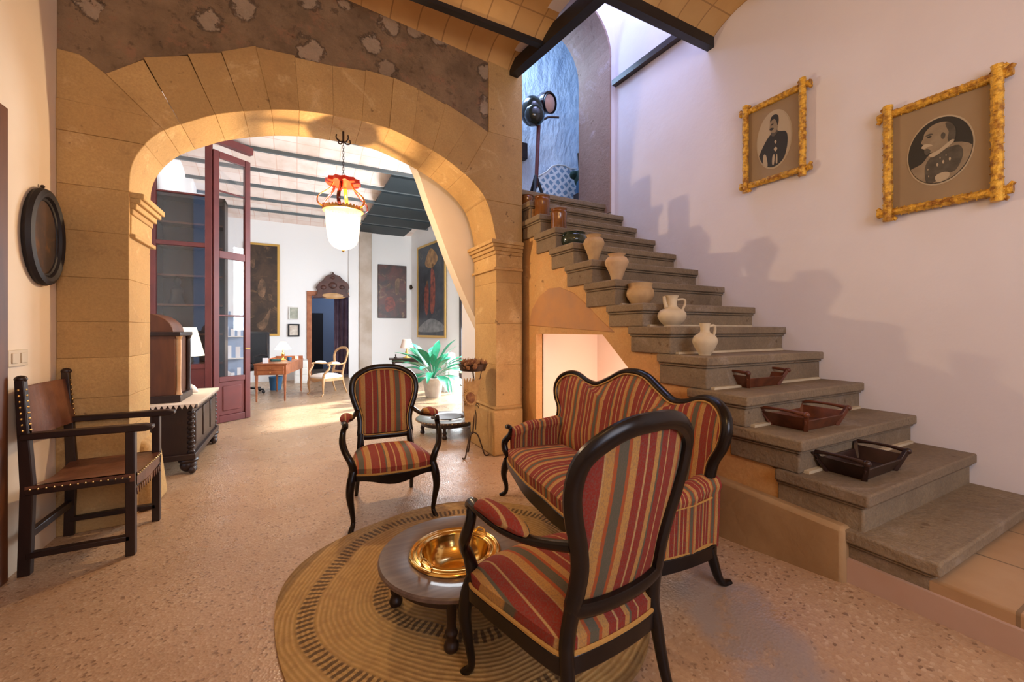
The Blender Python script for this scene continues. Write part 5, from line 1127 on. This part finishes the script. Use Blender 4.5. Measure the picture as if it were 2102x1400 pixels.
# pale open-backed armchair
ac = armchair('fruitwood_armchair', 'pale fruitwood armchair with open oval back and white seat facing the desk', (.43 * U, 7.02 * U, 0), R(-62), .93, M['palewood'], M['whiteseat'], True)
# console table with lamp
ct = thing('console_table', 'dark console table with pale top behind the potted plant', 'table', (1.70 * U, 6.95 * U, 0), R(-10))
MB().box(-.44, .50, -.16, .16, .64, .665).build('top', M['darkwood'], ct, bevel=.006); MB().box(-.38, .44, -.12, .12, .57, .64).build('apron', M['darkwood'], ct, bevel=.004)
for sx in (-.34, .40):
    for sy in (-.1, .1): MB().tube([(sx, sy, .60), (sx * 1.03, sy, .35), (sx, sy, .15), (sx * 1.05, sy, 0)], [.035, .022, .015, .022], 8, sub=3).build('leg', M['darkwood'], ct)
p = onY(835, 728, 6.98); lamp('table_lamp', 'unlit table lamp with beige pleated shade on the console table', (p.x * U, 6.98 * U, .667), .40, .145, M['shade_pale'], M['gilt2'], None, top_k=.6, sh_h=.48)
o = MB().lathe(prof_pts([(0, 0), (.03, 0), (.035, .02), (.01, .04), (.018, .07), (0, .09)]), n=12).build('small_statuette', M['darkwood']); p = onY(808, 728, 6.95); o.location = (p.x * U + .05, 6.98 * U, .665); tag(o, 'tiny dark statuette at the left end of the console table', 'figurine')
# potted plant
pp_ = thing('potted_plant', 'large green leafy plant in a pale stone pot by the patio light', 'plant', onZ(889, 815) * U)
MB().lathe(prof_pts([(0, 0), (.12, 0), (.14, .03), (.19, .30), (.205, .34), (.21, .37), (.18, .37), (.17, .33), (0, .32)], 3), n=28).build('pot', M['terracotta_pale'], pp_)
q = MB(); rl_ = random.Random(5)
for i in range(46):
    a = rl_.uniform(0, 2 * PI); ln_ = rl_.uniform(.6, 1.0); el_ = rl_.uniform(.45, 1.35); wd_ = rl_.uniform(.06, .095)
    pts_ = []; L0 = ln_
    for k in range(9):
        t = k / 8; rr = L0 * (t * math.cos(el_) + .25 * t * t); zz = .33 + L0 * (t * math.sin(el_) * 1.15 - .62 * t * t * (1.3 - el_ * .6)); pts_.append(Vector((rr * math.cos(a), rr * math.sin(a), zz)))
    sd = Vector((-math.sin(a), math.cos(a), 0)); vs = []
    for k, pt in enumerate(pts_):
        t = k / 8; ww = wd_ * (0.08 if t < .35 else math.sin(PI * (t - .35) / .65 * .96 + .1)) ; vs += [pt - sd * ww + Vector((0, 0, ww * .3)), pt, pt + sd * ww + Vector((0, 0, ww * .3))]
    q.add(vs, [(3 * k + j, 3 * k + j + 1, 3 * k + j + 4, 3 * k + j + 3) for k in range(8) for j in range(2)])
q.build('foliage', M['leaf'], pp_)
# white draped pedestal next to the plant
wd_t = thing('draped_stand', 'tall stand draped in white cloth right of the potted plant', 'stand', onZ(930, 806) * U + Vector((.05, .25, 0)))
q = MB(); n_ = 40; vs = []
for z, r0, am in ((0, .17, .16), (.3, .145, .14), (.6, .10, .10), (.78, .07, .03), (.80, .0, 0)):
    for i in range(n_): a = 2 * PI * i / n_; r1 = r0 * (1 + am * math.cos(9 * a)); vs.append((r1 * math.cos(a), r1 * math.sin(a), z))
q.add(vs, [(j * n_ + i, j * n_ + (i + 1) % n_, (j + 1) * n_ + (i + 1) % n_, (j + 1) * n_ + i) for j in range(4) for i in range(n_)]); q.build('cloth', M['cloth_w'], wd_t)
# patio doorway frame
pd = thing('patio_door', 'dark wooden glazed patio door at the right side of the back room', 'door')
def onR(y): return xr(y)
q = MB(U)
for y in (6.92, 5.55): q.box(onR(y) - .05, onR(y) + .04, y - .05, y + .05, 0, 2.1)
q.box(onR(6.2) - .08, onR(6.2) + .1, 5.55, 6.92, 2.04, 2.1) ; q.build('frame', M['darkwood'], pd, merge=False)
q = MB(U); q.bar((onR(6.9) + .02, 6.88, 1.02), (onR(6.9) + .32, 6.2, 1.02), .03, .03); q.bar((onR(6.9) + .02, 6.88, .02), (onR(6.9) + .02, 6.88, 2.04), .05, .05); q.bar((onR(6.9) + .30, 6.2, .02), (onR(6.9) + .30, 6.2, 2.04), .05, .05); q.build('leaf', M['darkwood'], pd, merge=False)
# distant low brazier table and plant stand near the right jamb
bt2 = brazier('brazier_table', 'low round grey brazier table with studded rim behind the right pier', (1.29 * U, 3.80 * U, 0), .38, .20)
MB().lathe([(0, .195), (.10, .19), (.14, .203), (.17, .206), (.17, .198), (.1, .18), (0, .185)], n=32).build('iron_bowl', M['iron'], bt2, label='dark iron bowl sunk in the top')
q = MB()
for i in range(50): a = 2 * PI * i / 50; q.ball((.382 * math.cos(a), .382 * math.sin(a), .188), .007, 4)
o = q.build('studs', M['studs'], bt2); o['kind'] = 'stuff'
ps = thing('flower_stand', 'wrought iron tripod stand with dried flowers by the right pier', 'plant stand', (1.235 * U, 3.02 * U, 0))
for k in range(3): a = R(-150 + 120 * k); c_, s_ = math.cos(a), math.sin(a); MB().tube([(0, 0, .24), (c_ * .05, s_ * .05, .21), (c_ * .09, s_ * .09, .10), (c_ * .12, s_ * .12, .015), (c_ * .15, s_ * .15, .008), (c_ * .16, s_ * .16, .02)], .007, 8, sub=4).build('leg', M['iron'], ps)
MB().tube([(0, 0, .22), (.01, 0, .40), (-.01, .01, .55), (.012, 0, .70), (0, 0, .86)], .008, 8, sub=4).tube([(.03, 0, .26), (.035, .0, .42), (.0, .0, .56), (.06, 0, .70), (.10, 0, .88)], .005, 8, sub=4).build('stem', M['iron'], ps)
MB().lathe([(.0, .86), (.12, .87), (.14, .93), (.145, .93), (.125, .86), (0, .85)], n=24).build('basket', M['iron'], ps)
for k in range(4): a = R(20 + 90 * k); MB().tube([(0, 0, .50), (math.cos(a) * .06, math.sin(a) * .06, .52), (math.cos(a) * .09, math.sin(a) * .09, .49)], .004, 6, sub=3).build('scroll', M['iron'], ps)
df = thing('dried_thistles', 'bunch of dried reddish thistle heads on top of the iron stand', 'dried flowers', (1.235 * U, 3.02 * U, .88)); rd = random.Random(3); q = MB(); 
for i in range(34):
    a = rd.uniform(0, 2 * PI); r1 = .14 * math.sqrt(rd.random()); c_ = Vector((r1 * math.cos(a), r1 * math.sin(a), .02 + .05 * rd.random())); q.ball(c_, .024, 5)
    for j in range(9): d_ = Vector((rd.gauss(0, 1), rd.gauss(0, 1), abs(rd.gauss(.3, 1)))).normalized(); q.tube([c_, c_ + d_ * .05], [.004, .001], 4)
q.build('flower_heads', M['dried'], df)
for (dx_, dy_2, dz_2, s) in ((-.06, -.08, .60, 1.0),):
    sf = thing('dried_sunflower', 'dried sunflower head with straw husks tucked in the iron stand', 'dried flowers', (1.235 * U + dx_, 3.02 * U + dy_2, dz_2))
    q = MB(); ax = Matrix.Rotation(R(75), 3, 'X') @ Matrix.Rotation(R(15), 3, 'Y'); q.lathe([(0, .02), (.04, .022), (.055, .008), (.05, -.01), (0, -.015)], n=20, ax=ax); q.build('disc', M['dried'], sf)
    q = MB()
    for i in range(22): a = 2 * PI * i / 22; d_ = ax @ Vector((math.cos(a), math.sin(a), 0)); n2_ = ax @ Vector((0, 0, 1)); q.tube([d_ * .045, d_ * .07 + n2_ * .01, d_ * .088 - n2_ * .005], [(.003, .010), (.003, .010), (.001, .002)], 6, up=n2_)
    q.build('petals', M['straw'], sf)
    q = MB()
    for i in range(7): x = (i - 3) * .016; q.tube([(x * .6, .03, -.24), (x, .02, -.1), (x * 1.3 + .02, .03, .10), (x * 2 + .05, .04, .19)], [(.004, .014), (.004, .014), (.004, .020), (.002, .006)], 6, up=(0, 1, 0), sub=2)
    q.build('husks', M['straw'], sf)

# ------------------------------------------------------------------ landing furniture
zL = 2.19
YP = 3.62
sl = thing('studio_spotlight', 'vintage black studio spotlight on a tall wooden tripod on the landing', 'spotlight')
hd = onY(1113, 222, YP)
q = MB(U); cx_, cz_ = onY(1092, 228, YP).x, onY(1092, 228, YP).z
q.ball((cx_, YP, cz_), (.125, .12, .150), 12); q.ball((cx_ - .0, YP - .05, cz_ - .06), (.11, .09, .11), 10); hb = q.build('lamp_head', mat('black_green_enamel', (.012, .016, .010), .2, coat=.5), sl)
c2 = onY(1121, 215, YP); q = MB(U); ax = Matrix.Rotation(R(-90), 3, 'X') @ Matrix.Rotation(R(0), 3, 'Y'); dirv = Vector((.32, -.90, -.22)).normalized(); qq = dirv.to_track_quat('Z', 'Y').to_matrix()
q.lathe([(0, -.14), (.07, -.13), (.105, -.05), (.105, .03), (.095, .03), (.09, .0), (.0, .0)], c=(c2.x, YP - .02, c2.z + .01), n=24, ax=qq); q.build('housing', mat('dark_red_black_enamel', (.03, .008, .010), .25, coat=.4), hb)
q = MB(U); q.lathe([(.0, .05), (.05, .042), (.085, .02), (.092, .0), (0, -.005)], c=Vector((c2.x, YP - .02, c2.z - .0)) + dirv * .015, n=24, ax=qq); q.build('lens', mat('salmon_lens_disc', (.62, .40, .30), .35), hb)
MB(U).lathe([(.094, .0), (.10, .0), (.10, .02), (.094, .02), (.094, 0)], c=Vector((c2.x, YP - .02, c2.z)) + dirv * .03, n=24, ax=qq).build('lens_ring', M['blackplastic'], hb)
jt = onY(1106, 250, YP); bs = onY(1100, 385, YP)
MB(U).tube([(jt.x, YP, jt.z + .06), (jt.x, YP, jt.z), ((jt.x + bs.x) / 2, YP, (jt.z + bs.z) / 2), (bs.x, YP, bs.z)], [.018, .022, .020, .020], 10).build('pole', mat('reddish_turned_pole', (.14, .04, .035), .4), sl)
for k in range(3): a = R(90 + 120 * k + 20); MB(U).tube([(bs.x, YP, bs.z + .12), (bs.x + .16 * math.cos(a), YP + .16 * math.sin(a), zL + .0)], [.018, .014], 8).build('leg', M['darkvoid'], sl)
MB(U).tube([onY(1106, 250, YP), onY(1126, 240, YP - .04), onY(1147, 241, YP - .06)], .012, 6).build('tilt_lever', M['iron'], sl)
ps_ = thing('padded_screen', 'blue and white patterned headboard screen with domed top on the landing', 'screen'); Yq = 3.95
pts_ = [onY(x, y, Yq) for x, y in [(1105, 420), (1104, 362), (1120, 354), (1132, 342), (1145, 338), (1160, 340), (1170, 346), (1183, 346), (1183, 420)]]
zbot = zL
pts2 = [(p.x, max(p.z, zbot)) for p in pts_]; pts2[0] = (pts2[0][0], zbot); pts2[-1] = (pts2[-1][0], zbot)
MB(U).prism([(x, Yq, z) for x, z in pts2], [(x, Yq + .05, z) for x, z in pts2]).build('panel', M['lattice'], ps_, bevel=.008)
MB(U).tube([(x, Yq, z) for x, z in pts2[1:-1]], .008, 6).build('piping', M['white'], ps_)
bg = thing('hanging_clothes', 'dark green and blue clothes heaped beside the landing arch', 'clothes'); p = onY(1190, 372, 3.75)
q = MB(U); q.ball((p.x, 3.75, p.z + .03), (.06, .07, .10), 8); q.ball((p.x - .05, 3.78, p.z + .07), (.06, .05, .05), 8); q.build('green_garment', M['greencloth'], bg)
q = MB(U); q.ball((p.x - .0, 3.72, p.z - .08), (.055, .07, .14), 8); q.ball((p.x + .02, 3.70, p.z + .0), (.045, .05, .07), 8); q.build('blue_garment', M['bluecloth'], bg)
MB(U).tube([(p.x, 3.75, p.z + .05), (p.x - .02, 3.75, onY(1188, 315, 3.75).z)], [.008, .012], 6).build('stick', M['iron'], bg)
MB(U).box(p.x - .05, p.x + .05, 3.68, 3.80, zL, p.z - .15).build('stool', M['darkwood'], bg)
wl = onY(1077, 305, 4.0); tag(MB(U).box(wl.x - .12, wl.x + .03, 3.98, 4.06, wl.z - .12, wl.z + .06).build('wall_box', M['darkwood'], bevel=.01), 'small dark wooden wall shelf seen past the pier on the landing', 'shelf')
